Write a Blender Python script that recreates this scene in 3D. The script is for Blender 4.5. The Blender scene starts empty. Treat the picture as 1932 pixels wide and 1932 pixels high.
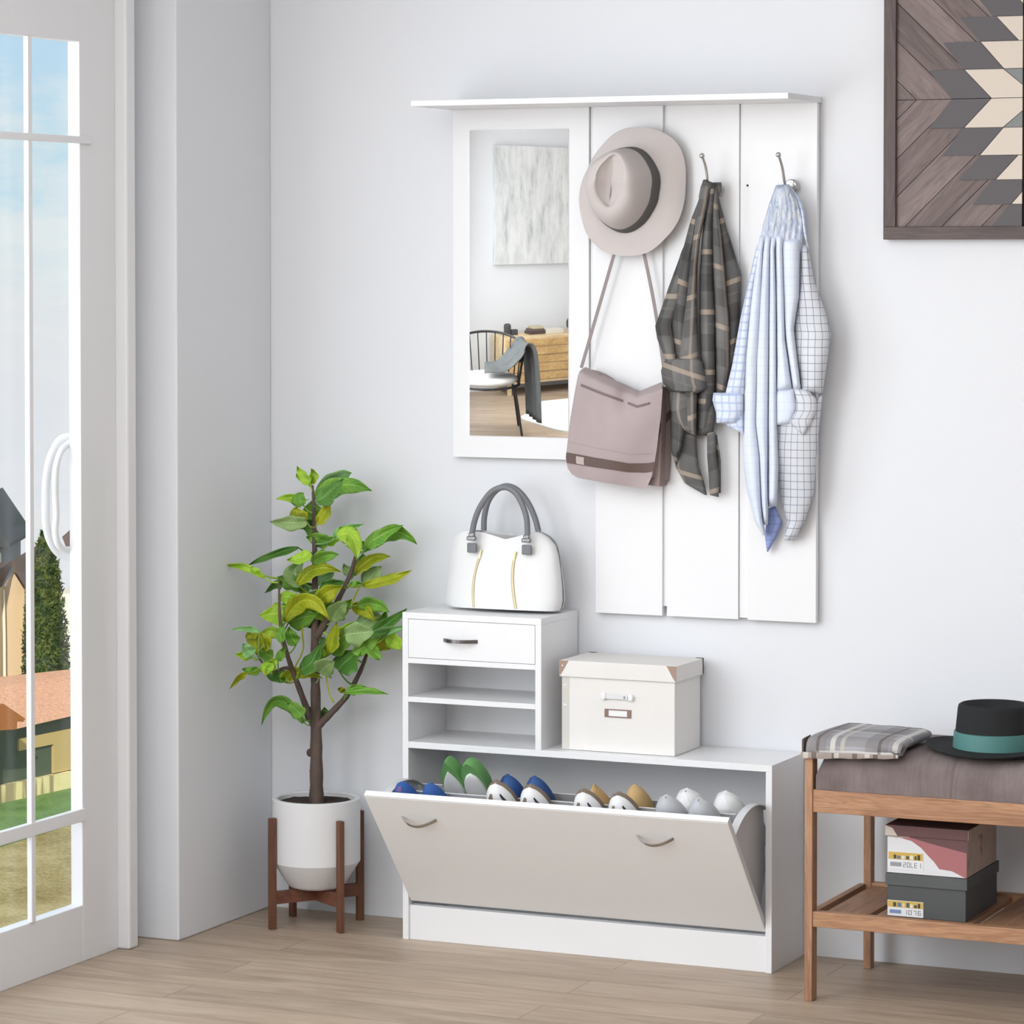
import bpy, math, random
from mathutils import Vector, Matrix, noise
S = bpy.context.scene
COL = S.collection
PI = math.pi
rnd = random.Random(7)

# ------------------------------------------------------------------ camera
CX, CY, CZ = 3.7061, -7.781, 1.7412
YAW, PITCH, FPX, PPY = 0.4235, 0.0325, 6229.97, 689.47
cam_d = bpy.data.cameras.new('camera')
cam = bpy.data.objects.new('camera', cam_d)
COL.objects.link(cam)
cam.location = (CX, CY, CZ)
cam.rotation_euler = (PI / 2 - PITCH, 0, YAW)
cam_d.sensor_width = 36
cam_d.lens = FPX / 1932 * 36
cam_d.shift_y = -(966 - PPY) / 1932
cam_d.clip_end = 1000
S.camera = cam

_fw = Vector((-math.sin(YAW), math.cos(YAW), 0))
_rt = Vector((math.cos(YAW), math.sin(YAW), 0))
_F = _fw * math.cos(PITCH) - Vector((0, 0, 1)) * math.sin(PITCH)
_U = Vector((0, 0, 1)) * math.cos(PITCH) + _fw * math.sin(PITCH)
CAM = Vector((CX, CY, CZ))

def _ray(px, py):
    return _F + _rt * ((px - 966) / FPX) + _U * ((PPY - py) / FPX)
def Y(px, py, y):                     # measured point on the plane y = const
    d = _ray(px, py); return CAM + d * ((y - CY) / d.y)
def X(px, py, x):
    d = _ray(px, py); return CAM + d * ((x - CX) / d.x)
def Z(px, py, z):
    d = _ray(px, py); return CAM + d * ((z - CZ) / d.z)
def PL(px, py, p0, n):
    d = _ray(px, py); return CAM + d * ((p0 - CAM).dot(n) / d.dot(n))
def D(px, py, dist):                  # point at a distance along the view axis (far outdoors)
    return CAM + _ray(px, py) * dist

# ------------------------------------------------------------------ mesh builder
WORLD = {}
class MB:
    def __init__(s):
        s.v = []; s.f = []; s.uv = []; s.mi = []
    def add(s, verts, faces, uvs=None, mi=0):
        b = len(s.v)
        s.v += [Vector(p) for p in verts]
        s.uv += list(uvs) if uvs else [(0, 0)] * len(verts)
        for f in faces:
            s.f.append([b + i for i in f]); s.mi.append(mi)
        return s
    def box(s, x0, y0, z0, x1, y1, z1, mi=0):
        x0, x1 = min(x0, x1), max(x0, x1); y0, y1 = min(y0, y1), max(y0, y1); z0, z1 = min(z0, z1), max(z0, z1)
        v = [(x, y, z) for z in (z0, z1) for y in (y0, y1) for x in (x0, x1)]
        return s.add(v, [(0, 2, 3, 1), (4, 5, 7, 6), (0, 1, 5, 4), (2, 6, 7, 3), (0, 4, 6, 2), (1, 3, 7, 5)], mi=mi)
    def obox(s, c, ax, ay, az, mi=0):     # centre and three half-extent vectors
        c = Vector(c); ax = Vector(ax); ay = Vector(ay); az = Vector(az)
        v = [c + ax * i + ay * j + az * k for k in (-1, 1) for j in (-1, 1) for i in (-1, 1)]
        return s.add(v, [(0, 2, 3, 1), (4, 5, 7, 6), (0, 1, 5, 4), (2, 6, 7, 3), (0, 4, 6, 2), (1, 3, 7, 5)], mi=mi)
    def prism(s, poly, ext, mi=0):
        poly = [Vector(p) for p in poly]; ext = Vector(ext); n = len(poly)
        v = poly + [p + ext for p in poly]
        f = [tuple(range(n))[::-1], tuple(range(n, 2 * n))]
        f += [(i, (i + 1) % n, n + (i + 1) % n, n + i) for i in range(n)]
        return s.add(v, f, mi=mi)
    def tube(s, path, rad, n=10, mi=0, flat=None, up=None):
        path = [Vector(p) for p in path]; m = len(path)
        if not hasattr(rad, '__len__'): rad = [rad] * m
        v = []; uv = []
        prev = Vector(up) if up else None
        L = 0
        for i, p in enumerate(path):
            t = (path[min(i + 1, m - 1)] - path[max(i - 1, 0)]).normalized()
            if prev is None:
                prev = Vector((0, 0, 1)) if abs(t.z) < .9 else Vector((1, 0, 0))
            a = (prev - t * prev.dot(t)).normalized(); b = t.cross(a); prev = a
            if i: L += (path[i] - path[i - 1]).length
            for k in range(n):
                an = 2 * PI * k / n
                fa, fb = flat if flat else (1, 1)
                v.append(p + (a * math.cos(an) * fa + b * math.sin(an) * fb) * rad[i]); uv.append((k / n, L))
        f = [(i * n + k, i * n + (k + 1) % n, (i + 1) * n + (k + 1) % n, (i + 1) * n + k) for i in range(m - 1) for k in range(n)]
        f += [tuple(range(n))[::-1], tuple(range((m - 1) * n, m * n))]
        return s.add(v, f, uv, mi)
    def lathe(s, prof, c=(0, 0, 0), n=48, mi=0, sx=1, sy=1, closed=False):
        c = Vector(c); v = []; m = len(prof)
        for r, z in prof:
            for k in range(n):
                a = 2 * PI * k / n
                v.append(c + Vector((r * math.cos(a) * sx, r * math.sin(a) * sy, z)))
        f = [(i * n + k, i * n + (k + 1) % n, (i + 1) * n + (k + 1) % n, (i + 1) * n + k) for i in range(m - 1) for k in range(n)]
        if closed:
            f += [((m - 1) * n + k, (m - 1) * n + (k + 1) % n, (k + 1) % n, k) for k in range(n)]
        else:
            f += [tuple(range(n))[::-1], tuple(range((m - 1) * n, m * n))]
        return s.add(v, f, mi=mi)
    def sphere(s, c, r, n=12, mi=0):
        rr = r if hasattr(r, '__len__') else (r, r, r)
        prof = [(math.sin(PI * i / n), -math.cos(PI * i / n)) for i in range(n + 1)]
        prof[0] = (.02, prof[0][1]); prof[-1] = (.02, prof[-1][1])
        b = len(s.v); s.lathe(prof, (0, 0, 0), n * 2, mi)
        for i in range(b, len(s.v)):
            p = s.v[i]; s.v[i] = Vector(c) + Vector((p.x * rr[0], p.y * rr[1], p.z * rr[2]))
        return s
    def rings(s, rings, uvs=None, mi=0, cap=True):   # closed rings of equal size, capped
        n = len(rings[0]); m = len(rings); v = [p for r in rings for p in r]
        uv = [q for r in uvs for q in r] if uvs else None
        f = [(i * n + k, i * n + (k + 1) % n, (i + 1) * n + (k + 1) % n, (i + 1) * n + k) for i in range(m - 1) for k in range(n)]
        if cap: f += [tuple(range(n))[::-1], tuple(range((m - 1) * n, m * n))]
        return s.add(v, f, uv, mi)
    def grid(s, rows, uvs=None, mi=0):
        n = len(rows[0]); m = len(rows)
        f = [(i * n + k, i * n + k + 1, (i + 1) * n + k + 1, (i + 1) * n + k) for i in range(m - 1) for k in range(n - 1)]
        return s.add([p for r in rows for p in r], f, [q for r in uvs for q in r] if uvs else None, mi)
    def build(s, name, mats, parent=None, smooth=False, bevel=0, subsurf=0, solid=0, angle=40, kind=None, label=None, loc=None, recalc=True):
        base = WORLD[parent.name] if parent else Vector(loc if loc is not None else (0, 0, 0))
        me = bpy.data.meshes.new(name)
        me.from_pydata([tuple(p - base) for p in s.v], [], s.f)
        if not isinstance(mats, (list, tuple)): mats = [mats]
        for m in mats: me.materials.append(m)
        if len(mats) > 1: me.polygons.foreach_set('material_index', s.mi)
        ul = me.uv_layers.new(name='UVMap')
        vi = [0] * len(me.loops); me.loops.foreach_get('vertex_index', vi)
        ul.data.foreach_set('uv', [c for i in vi for c in s.uv[i]])
        if recalc:
            import bmesh
            bm = bmesh.new(); bm.from_mesh(me); bmesh.ops.recalc_face_normals(bm, faces=bm.faces); bm.to_mesh(me); bm.free()
        if smooth:
            me.polygons.foreach_set('use_smooth', [True] * len(me.polygons))
            if angle < 180: me.set_sharp_from_angle(angle=math.radians(angle))
        me.update()
        o = bpy.data.objects.new(name, me); COL.objects.link(o)
        WORLD[o.name] = base.copy()
        if parent: o.parent = parent
        else: o.location = base
        if solid:
            m = o.modifiers.new('solid', 'SOLIDIFY'); m.thickness = solid; m.offset = 0
        if bevel:
            m = o.modifiers.new('bevel', 'BEVEL'); m.width = bevel; m.segments = 2; m.limit_method = 'ANGLE'; m.angle_limit = math.radians(35)
        if subsurf:
            m = o.modifiers.new('sub', 'SUBSURF'); m.levels = subsurf; m.render_levels = subsurf
        if kind: o['kind'] = kind
        if label: o['label'] = label
        return o

def thing(name, label, cat, loc=(0, 0, 0), group=None):
    o = bpy.data.objects.new(name, None); COL.objects.link(o)
    o.location = loc; o.empty_display_size = .05
    WORLD[o.name] = Vector(loc)
    o['label'] = label; o['category'] = cat
    if group: o['group'] = group
    return o
def tag(o, label, cat, group=None):
    o['label'] = label; o['category'] = cat
    if group: o['group'] = group
    return o

def interp(pts, t):
    """point at fraction t of a polyline (by index spacing in the second coordinate)"""
    if t <= 0: return pts[0]
    if t >= 1: return pts[-1]
    ls = [0]
    for a, b in zip(pts, pts[1:]): ls.append(ls[-1] + math.hypot(b[0] - a[0], b[1] - a[1]))
    d = t * ls[-1]
    for i in range(len(pts) - 1):
        if d <= ls[i + 1]:
            u = (d - ls[i]) / max(1e-9, ls[i + 1] - ls[i])
            return tuple(pts[i][k] + (pts[i + 1][k] - pts[i][k]) * u for k in range(len(pts[i])))
    return pts[-1]
def smooth_path(pts, n):
    """Catmull-Rom through the points"""
    P = [Vector(p) for p in pts]; P = [P[0] * 2 - P[1]] + P + [P[-1] * 2 - P[-2]]
    out = []; m = len(P) - 3
    for i in range(n):
        u = i / (n - 1) * m; k = min(int(u), m - 1); t = u - k
        a, b, c, d = P[k:k + 4]
        out.append(((b * 2) + (c - a) * t + (a * 2 - b * 5 + c * 4 - d) * t * t + (b * 3 - a - c * 3 + d) * t ** 3) * .5)
    return out

# ------------------------------------------------------------------ materials
def new_mat(name):
    m = bpy.data.materials.new(name); m.use_nodes = True
    nt = m.node_tree; b = nt.nodes['Principled BSDF']
    return m, nt, b
def srgb(r, g, b):
    f = lambda c: (c / 255 / 12.92) if c <= 10.3 else ((c / 255 + .055) / 1.055) ** 2.4
    return (f(r), f(g), f(b), 1)
def plain(name, col, rough=.5, metal=0, spec=.5, sheen=0):
    m, nt, b = new_mat(name)
    b.inputs['Base Color'].default_value = col
    b.inputs['Roughness'].default_value = rough
    b.inputs['Metallic'].default_value = metal
    b.inputs['Specular IOR Level'].default_value = spec
    if sheen: b.inputs['Sheen Weight'].default_value = sheen
    return m
class N:
    """tiny node helper"""
    def __init__(s, nt): s.nt = nt
    def n(s, t, **kw):
        x = s.nt.nodes.new(t)
        for k, v in kw.items():
            if k.startswith('_'): setattr(x, k[1:], v)
        return x
    def l(s, a, b): s.nt.links.new(a, b)
    def math(s, op, a, b=None, c=None, clamp=False):
        x = s.nt.nodes.new('ShaderNodeMath'); x.operation = op; x.use_clamp = clamp
        for i, q in enumerate((a, b, c)):
            if q is None: continue
            if isinstance(q, (int, float)): x.inputs[i].default_value = q
            else: s.l(q, x.inputs[i])
        return x.outputs[0]
    def mix(s, fac, a, b, mode='MIX'):
        x = s.nt.nodes.new('ShaderNodeMix'); x.data_type = 'RGBA'; x.blend_type = mode
        for i, q in ((0, fac), (6, a), (7, b)):
            if isinstance(q, (int, float)): x.inputs[i].default_value = q
            elif isinstance(q, (tuple, list)): x.inputs[i].default_value = q
            else: s.l(q, x.inputs[i])
        return x.outputs[2]
    def ramp(s, fac, stops):
        x = s.nt.nodes.new('ShaderNodeValToRGB'); e = x.color_ramp.elements
        while len(e) < len(stops): e.new(.5)
        for i, (p, c) in enumerate(stops): e[i].position = p; e[i].color = c
        s.l(fac, x.inputs[0]); return x.outputs[0]
    def noise(s, vec, scale, detail=3, rough=.5, dist=0):
        x = s.nt.nodes.new('ShaderNodeTexNoise')
        x.inputs['Scale'].default_value = scale; x.inputs['Detail'].default_value = detail
        x.inputs['Roughness'].default_value = rough; x.inputs['Distortion'].default_value = dist
        if vec is not None: s.l(vec, x.inputs['Vector'])
        return x.outputs['Fac']
    def coord(s, which='Object'):
        return s.nt.nodes.new('ShaderNodeTexCoord').outputs[which]
    def mapping(s, vec, scale=(1, 1, 1), rot=(0, 0, 0), loc=(0, 0, 0)):
        x = s.nt.nodes.new('ShaderNodeMapping')
        x.inputs['Scale'].default_value = scale; x.inputs['Rotation'].default_value = rot; x.inputs['Location'].default_value = loc
        s.l(vec, x.inputs['Vector']); return x.outputs[0]
    def sep(s, vec):
        x = s.nt.nodes.new('ShaderNodeSeparateXYZ'); s.l(vec, x.inputs[0]); return x.outputs
    def bump(s, h, strength, dist, b):
        x = s.nt.nodes.new('ShaderNodeBump'); x.inputs['Strength'].default_value = strength; x.inputs['Distance'].default_value = dist
        s.l(h, x.inputs['Height']); s.l(x.outputs[0], b.inputs['Normal'])
    def stripe(s, c, period, off, width):      # 1 inside a stripe
        x = s.math('FRACT', s.math('DIVIDE', s.math('ADD', c, off), period))
        return s.math('LESS_THAN', x, width / period)

def wood(name, dark, light, axis='X', scale=1.0, rough=.5, stretch=14, rings=True):
    m, nt, b = new_mat(name); h = N(nt)
    sc = {'X': (1.2, stretch, stretch), 'Y': (stretch, 1.2, stretch), 'Z': (stretch, stretch, 1.2)}[axis]
    v = h.mapping(h.coord(), [q * scale for q in sc])
    n1 = h.noise(v, 1.6, 4, .55, 1.2)
    n2 = h.noise(h.mapping(h.coord(), [q * scale * 5 for q in sc]), 3, 3, .6)
    f = h.math('ADD', h.math('MULTIPLY', n1, .7), h.math('MULTIPLY', n2, .3))
    if rings:
        w = h.math('SINE', h.math('MULTIPLY', n1, 60))
        f = h.math('ADD', f, h.math('MULTIPLY', w, .07))
    c = h.ramp(f, [(.3, dark), (.68, light)])
    h.l(c, b.inputs['Base Color']); b.inputs['Roughness'].default_value = rough
    h.bump(n2, .15, .002, b)
    return m
def fabric(name, col, rough=.9, weave=900, var=.12, bump=.15):
    m, nt, b = new_mat(name); h = N(nt)
    n = h.noise(h.coord(), 9, 4, .6); w = h.noise(h.coord(), weave, 2, .5)
    dark = tuple(c * (1 - var) for c in col[:3]) + (1,)
    lite = tuple(min(1, c * (1 + var)) for c in col[:3]) + (1,)
    h.l(h.ramp(n, [(.3, dark), (.7, lite)]), b.inputs['Base Color'])
    b.inputs['Roughness'].default_value = rough; b.inputs['Specular IOR Level'].default_value = .2
    h.bump(w, bump, .001, b)
    return m

M = {}
def wall_mat(name, col):
    m, nt, b = new_mat(name); h = N(nt)
    b.inputs['Base Color'].default_value = col; b.inputs['Roughness'].default_value = .7; b.inputs['Specular IOR Level'].default_value = .25
    h.bump(h.noise(h.coord(), 260, 3, .6), .04, .002, b)
    return m
M['wall'] = wall_mat('white_wall_paint', (.82, .835, .865, 1))
M['ceiling'] = wall_mat('ceiling_paint', (.86, .86, .87, 1))
M['laminate'] = plain('white_laminate', (.87, .87, .88, 1), .38)
M['lacquer'] = plain('white_lacquer', (.85, .85, .86, 1), .3)
M['chrome'] = plain('brushed_chrome', (.55, .55, .55, 1), .22, 1)
M['dark_chrome'] = plain('dark_chrome', (.22, .21, .21, 1), .25, 1)
M['plastic'] = plain('grey_white_plastic', (.72, .72, .73, 1), .35)
M['screw'] = plain('screw_hole', (.03, .03, .03, 1), .8)

# light oak boards of the floor
m, nt, b = new_mat('oak_floor_boards'); h = N(nt)
v = h.coord()
br = nt.nodes.new('ShaderNodeTexBrick')
br.inputs['Scale'].default_value = 1; br.inputs['Brick Width'].default_value = 1.35; br.inputs['Row Height'].default_value = .145
br.inputs['Mortar Size'].default_value = .0016; br.inputs['Mortar Smooth'].default_value = .1; br.offset = .37
br.inputs['Color1'].default_value = (0, 0, 0, 1); br.inputs['Color2'].default_value = (1, 1, 1, 1); br.inputs['Mortar'].default_value = (.5, .5, .5, 1)
h.l(h.mapping(v, (1, 1, 1), loc=(.22, .06, 0)), br.inputs['Vector'])
vv = nt.nodes.new('ShaderNodeVectorMath'); vv.operation = 'ADD'
h.l(v, vv.inputs[0]); h.l(h.mix(1, (0, 0, 0, 1), br.outputs['Color']), vv.inputs[1])
g1 = h.noise(h.mapping(vv.outputs[0], (1.1, 9, 1)), 2.2, 5, .6, .8)
g2 = h.noise(h.mapping(v, (4, 60, 1)), 3, 3, .6)
f = h.math('ADD', h.math('MULTIPLY', g1, .75), h.math('MULTIPLY', g2, .25))
c = h.ramp(f, [(.3, (.31, .225, .16, 1)), (.5, (.44, .34, .25, 1)), (.72, (.56, .45, .345, 1))])
tone = h.ramp(h.sep(br.outputs['Color'])[0], [(0, (.9, .89, .88, 1)), (1, (1.06, 1.05, 1.04, 1))])
c = h.mix(1, c, tone, 'MULTIPLY')
c = h.mix(h.math('MULTIPLY', br.outputs['Fac'], .55), c, (.12, .085, .06, 1))
h.l(c, b.inputs['Base Color']); b.inputs['Roughness'].default_value = .42; b.inputs['Specular IOR Level'].default_value = .4
h.bump(h.math('SUBTRACT', g2, br.outputs['Fac']), .12, .003, b)
M['floor'] = m
# ================================================================== setting
XL = -.508          # face of the short wall by the corner
YF = -10.6
MB().box(-.72, YF, -.12, 6.2, .15, 0).build('floor', M['floor'], kind='structure')
MB().box(-.72, 0, 0, 6.2, .15, 3.06).build('wall_back', M['wall'], kind='structure')
MB().box(6.05, YF, 0, 6.2, 0, 3.06).build('wall_right', M['wall'], kind='structure')
MB().box(-.72, YF - .2, 3.06, 6.2, .15, 3.2).build('ceiling', M['ceiling'], kind='structure')
# wall with the glass door: pier beside the corner, lintel, and the long piece towards the far end of the room
XR = -.66
wl = MB().box(-.72, -.5, 0, XL, 0, 3.06)
wl.box(-.72, -.60, 0, XR, -.5, 3.06)
wl.box(-.72, -1.98, 2.62, -.567, -.60, 3.06)
wl.box(-.72, -2.35, 0, -.567, -1.98, 3.06)
wl.box(-.72, -6.6, 0, -.567, -2.35, .12).box(-.72, -6.6, 2.7, -.567, -2.35, 3.06)
wl.box(-.72, YF, 0, -.567, -6.6, 3.06)
wl.build('wall_left', M['wall'], kind='structure', bevel=.004)
# slanted far wall, seen only in the mirror
wd = Vector((.9063, -.4226, 0)); wn = Vector((.4226, .9063, 0)); W0 = Vector((.1, -7.2, 0))
a = W0 - wd * .82; bq = W0 + wd * 7.3
MB().prism([a, bq, bq - wn * .12, a - wn * .12], (0, 0, 3.06)).build('wall_front', M['wall'], kind='structure')

# ------------------------------------------------------------------ glass door at the picture's edge
door = bpy.data.objects.new('door_1', None); COL.objects.link(door); door['kind'] = 'structure'
door.location = (-.62, -1.2, 0); WORLD['door_1'] = Vector(door.location)
XS = -.60; XB = -.634
yi = -.812                       # inner edge of the stile
y0, y1 = -1.98, -.605
zb, zt = .141, 2.272
fr = MB()
fr.box(XB, yi, 0, XS, -.645, 2.62)                       # stile
fr.box(XB, y0, 0, XS, y0 + .17, 2.62)
fr.box(XB, y0 + .17, 0, XS, yi, zb)                        # bottom rail
fr.box(XB, y0 + .17, zt, XS, yi, 2.62)
fr.build('frame', M['lacquer'], door, bevel=.002)
MB().box(-.66, -.645, 0, -.567, -.60, 2.62).build('jamb', M['lacquer'], door, bevel=.006)
# glazing bars
def bar(za, zb_, ya, yb):
    k = 0 if zb_ - za > .5 else .0012
    return MB().box(XS - .008 - k, ya, za, XS + .006 + k, yb, zb_)
ym = X(57, 1000, XS).y
bar(zb, zt, ym - .009, ym + .009).build('glazing_bar', M['lacquer'], door, bevel=.002)
z1 = X(165, 265, XS).z
bar(z1 - .009, z1 + .009, y0 + .17, yi + .045).build('glazing_bar', M['lacquer'], door, bevel=.002)
z2 = X(155, 1537, XS).z
bar(z2 - .016, z2 + .016, y0 + .17, yi + .003).build('glazing_bar', M['lacquer'], door, bevel=.002)
gm, nt, b = new_mat('clear_pane'); h = N(nt)
out = nt.nodes['Material Output']
tr = nt.nodes.new('ShaderNodeBsdfTransparent'); tr.inputs[0].default_value = (.985, .99, .99, 1)
gl = nt.nodes.new('ShaderNodeBsdfGlossy'); gl.inputs['Roughness'].default_value = .01
mx = nt.nodes.new('ShaderNodeMixShader'); mx.inputs[0].default_value = .03
h.l(tr.outputs[0], mx.inputs[1]); h.l(gl.outputs[0], mx.inputs[2]); h.l(mx.outputs[0], out.inputs['Surface'])
M['glass'] = gm
MB().box(-.632, y0 + .17, zb, -.628, yi, zt).build('pane', M['glass'], door)
# white loop handle on the far side of the stile
hp = [X(130, 824, -.66), X(112, 832, -.675), X(96, 862, -.685), X(88, 900, -.69), X(86, 950, -.69), X(88, 995, -.69), X(98, 1026, -.685), X(114, 1045, -.675), X(134, 1050, -.66)]
MB().tube(smooth_path(hp, 40), .011, 12, flat=(1.0, .7)).build('handle', M['lacquer'], door, smooth=True, label='white loop handle')
hp2 = [X(131, 836, -.64), X(116, 850, -.645), X(106, 880, -.65), X(104, 920, -.65), X(106, 970, -.65), X(104, 1005, -.65), X(112, 1030, -.645), X(134, 1042, -.64)]
MB().tube(smooth_path(hp2, 40), .0085, 12).build('handle', M['lacquer'], door, smooth=True)

# ================================================================== outdoors, seen through the glass
ZG = -18.3
m, nt, b = new_mat('dry_grass'); h = N(nt); v = h.coord()
n1 = h.noise(v, .35, 5, .65); n2 = h.noise(v, 8, 4, .8)
c = h.ramp(h.math('ADD', h.math('MULTIPLY', n1, .45), h.math('MULTIPLY', n2, .55)), [(.30, (.19, .155, .04, 1)), (.45, (.44, .34, .12, 1)), (.57, (.68, .56, .27, 1))])
h.l(c, b.inputs['Base Color']); b.inputs['Roughness'].default_value = 1; h.bump(n2, 1, .2, b)
M['dry'] = m
m, nt, b = new_mat('green_turf'); h = N(nt); v = h.coord()
n1 = h.noise(v, .5, 4, .6); n2 = h.noise(v, 6, 3, .7)
c = h.ramp(h.math('ADD', h.math('MULTIPLY', n1, .5), h.math('MULTIPLY', n2, .5)), [(.35, (.06, .14, .025, 1)), (.65, (.19, .31, .07, 1))])
h.l(c, b.inputs['Base Color']); b.inputs['Roughness'].default_value = 1
M['turf'] = m
def ground(name, pts, mat, z):
    v = [Z(px, py, z) for px, py in pts]
    MB().prism([Vector((p.x, p.y, z - .4)) for p in v], (0, 0, .4)).build(name, mat, kind='structure')
ground('field', [(-1600, 2300), (700, 2300), (500, 1460), (300, 1330), (-300, 1330), (-1600, 1560)], M['dry'], ZG)
ground('lawn', [(-400, 1700), (0, 1592), (160, 1542), (400, 1470), (400, 1400), (160, 1480), (0, 1512), (-400, 1560)], M['turf'], ZG + .12)

M['beige_wall'] = plain('beige_plaster', srgb(205, 178, 140), .9)  # even beige of the house wall
M['bright_plaster'] = plain('pale_cream_plaster', (.85, .78, .6, 1), .9)
M['terracotta'] = fabric('terracotta_tiles', srgb(212, 160, 126), .9, 40, .30, .3)
M['rust'] = fabric('rust_roof', srgb(166, 104, 54), .9, 40, .2, .3)
M['roof_grey'] = plain('dark_roof', srgb(62, 66, 66), .8)
M['roof_brown'] = plain('brown_roof', srgb(96, 78, 70), .8)
M['shed_green'] = fabric('dark_green_boards', srgb(84, 94, 76), .8, 10, .12, .1)
M['ochre'] = plain('ochre_panel', srgb(196, 170, 108), .8)
M['concrete'] = None
m, nt, b = new_mat('stained_plinth'); h = N(nt)
n1 = h.noise(h.mapping(h.coord(), (1.4, 1.4, .15)), 1.5, 3, .6)
h.l(h.ramp(n1, [(.42, srgb(168, 150, 108)), (.55, srgb(240, 224, 164))]), b.inputs['Base Color'])
M['concrete'] = m

# low garden building with a terracotta roof
gl_, gr_ = Z(-120, 1545, ZG), Z(260, 1462, ZG)
ux = (gr_ - gl_).normalized(); un = Vector((ux.y, -ux.x, 0))
if un.dot(CAM - gl_) < 0: un = -un
def onwall(px, py, off=0): return PL(px, py, gl_ + un * off, un)
gb = thing('garden_building', 'low dark green garden building with ochre panel and terracotta roof', 'building', gl_)
ztop = onwall(60, 1468).z; zeave = onwall(60, 1367).z
def wallbox(mb, p, q, za, zb_, d0, d1):
    p = Vector((p.x, p.y, 0)); q = Vector((q.x, q.y, 0))
    return mb.prism([p + un * d0 + Vector((0, 0, za)), q + un * d0 + Vector((0, 0, za)), q + un * d1 + Vector((0, 0, za)), p + un * d1 + Vector((0, 0, za))], (0, 0, zb_ - za))
wallbox(MB(), gl_, gr_, ZG, ztop, .25, -4).build('plinth', M['concrete'], gb)
wallbox(MB(), gl_, gr_, ztop, zeave, 0, -4).build('wall', M['shed_green'], gb)
pa, pb = onwall(32, 1400), onwall(134, 1400)
pz1 = onwall(60, 1388).z; pz0 = onwall(100, 1458).z; pzm = onwall(60, 1411).z
wallbox(MB(), pa, pb, pzm, pz1, .1, 0).build('panel', M['ochre'], gb)
pc = onwall(97, 1400)
wallbox(MB(), pc, pb, pz0, pzm, .1, 0).build('panel', M['ochre'], gb)
e1, e2 = onwall(-120, 1405, .5), onwall(260, 1322, .5)
back = -un * 5
r1 = onwall(-40, 1310) + back * .8; r2 = onwall(260, 1245) + back * .8
r1 = PL(62, 1287, gl_ - un * 4.5, un); r2 = PL(260, 1249, gl_ - un * 4.5, un)
e1 = PL(28, 1376, gl_ + un * .5, un)
rb1 = e1 - un * 10; rb2 = e2 - un * 10
MB().add([e1, e2, r2, r1, rb1, rb2], [(0, 1, 2, 3), (3, 2, 5, 4), (0, 3, 4), (1, 5, 2), (0, 4, 5, 1)]).build('roof', M['terracotta'], gb)
# little rust roofed porch in front
po = thing('porch', 'small rust brown roofed porch before the garden building', 'porch', onwall(0, 1380, 1.5))
q = [PL(px, py, gl_ + un * 1.5, un) for px, py in [(-60, 1352), (7, 1328), (48, 1356), (44, 1362), (33, 1360), (32, 1376), (-60, 1382)]]
MB().prism(q, -un * 1.2).build('roof', M['rust'], po)
pp = onwall(-20, 1376, 1.0); pf = Vector((pp.x, pp.y, ZG))
MB().tube([pf, pp], .12, 8).build('post', M['shed_green'], po)

# beige gabled house
def flat_house(name, label, px_pts, dist, depth, mat):
    r = thing(name, label, 'house', D(px_pts[0][0], px_pts[0][1], dist))
    return r
DH = 143
hs = thing('gabled_house', 'beige gabled house with a brown roof beside the cypress', 'house', D(20, 1330, DH))
fdir = _F.copy()
wall_pts = [D(px, py, DH) for px, py in [(-70, 1340), (46, 1340), (46, 1118), (23, 1078), (-70, 1240)]]
wall_pts = [D(px, py, DH) for px, py in [(4, 1345), (46, 1345), (46, 1112), (24, 1078), (4, 1112)]]
MB().prism(wall_pts, _fw * 7).build('wall', M['beige_wall'], hs)
sw = [D(4, 1345, DH), D(4, 1112, DH), D(-60, 1132, DH - 6), D(-60, 1350, DH - 6)]
MB().prism(sw, _fw * 5 + _rt * .5).build('wall', M['beige_wall'], hs)
rf = [D(23, 1068, DH - .6), D(2, 1108, DH - .6), D(-62, 1128, DH - 6.6), D(-40, 1080, DH - 4)]
MB().prism(rf, Vector((0, 0, .25))).build('roof', M['roof_brown'], hs)
rf = [D(23, 1068, DH - .6), D(50, 1113, DH - .6)]
MB().prism([rf[0], rf[1], rf[1] + _fw * 8, rf[0] + _fw * 8], Vector((0, 0, .25))).build('roof', M['roof_brown'], hs)
MB().tube([D(6, 1112, DH - .4), D(8, 1200, DH - .4), D(9, 1340, DH - .4)], .07, 8).build('downpipe', M['bright_plaster'], hs)
# second house, only its dark roof corner shows
h2 = thing('dark_roofed_house', 'grey house with a dark pitched roof corner high behind the gabled house', 'house', D(-10, 1340, 150))
MB().prism([D(-90, 1340, 150), D(2, 1340, 150), D(2, 1034, 150), D(-90, 1034, 150)], _fw * 6).build('wall', plain('grey_plaster', srgb(130, 135, 138), .9), h2)
MB().prism([D(-90, 1030, 149.5), D(17, 1033, 149.5), D(18, 1026, 149.5), D(0, 999, 149.5), D(-40, 940, 149.5), D(-90, 960, 149.5)], _fw * 7).build('roof', M['roof_grey'], h2)
# pale house right of the cypress
h3 = thing('pale_house', 'bright cream house with a brown roof corner to the right of the cypress', 'house', D(150, 1340, 152))
MB().prism([D(113, 1340, 152), D(240, 1330, 152), D(240, 1120, 152), D(113, 1120, 152)], _fw * 6).build('wall', M['bright_plaster'], h3)
MB().prism([D(117, 1013, 151.5), D(136, 996, 151.5), D(240, 960, 151.5), D(240, 1040, 151.5), D(124, 1031, 151.5)], _fw * 7).build('roof', M['roof_brown'], h3)
MB().prism([D(180, 1125, 152), D(240, 1125, 152), D(240, 1030, 152), D(180, 1030, 152)], _fw * 6).build('gable', M['bright_plaster'], h3)
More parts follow.
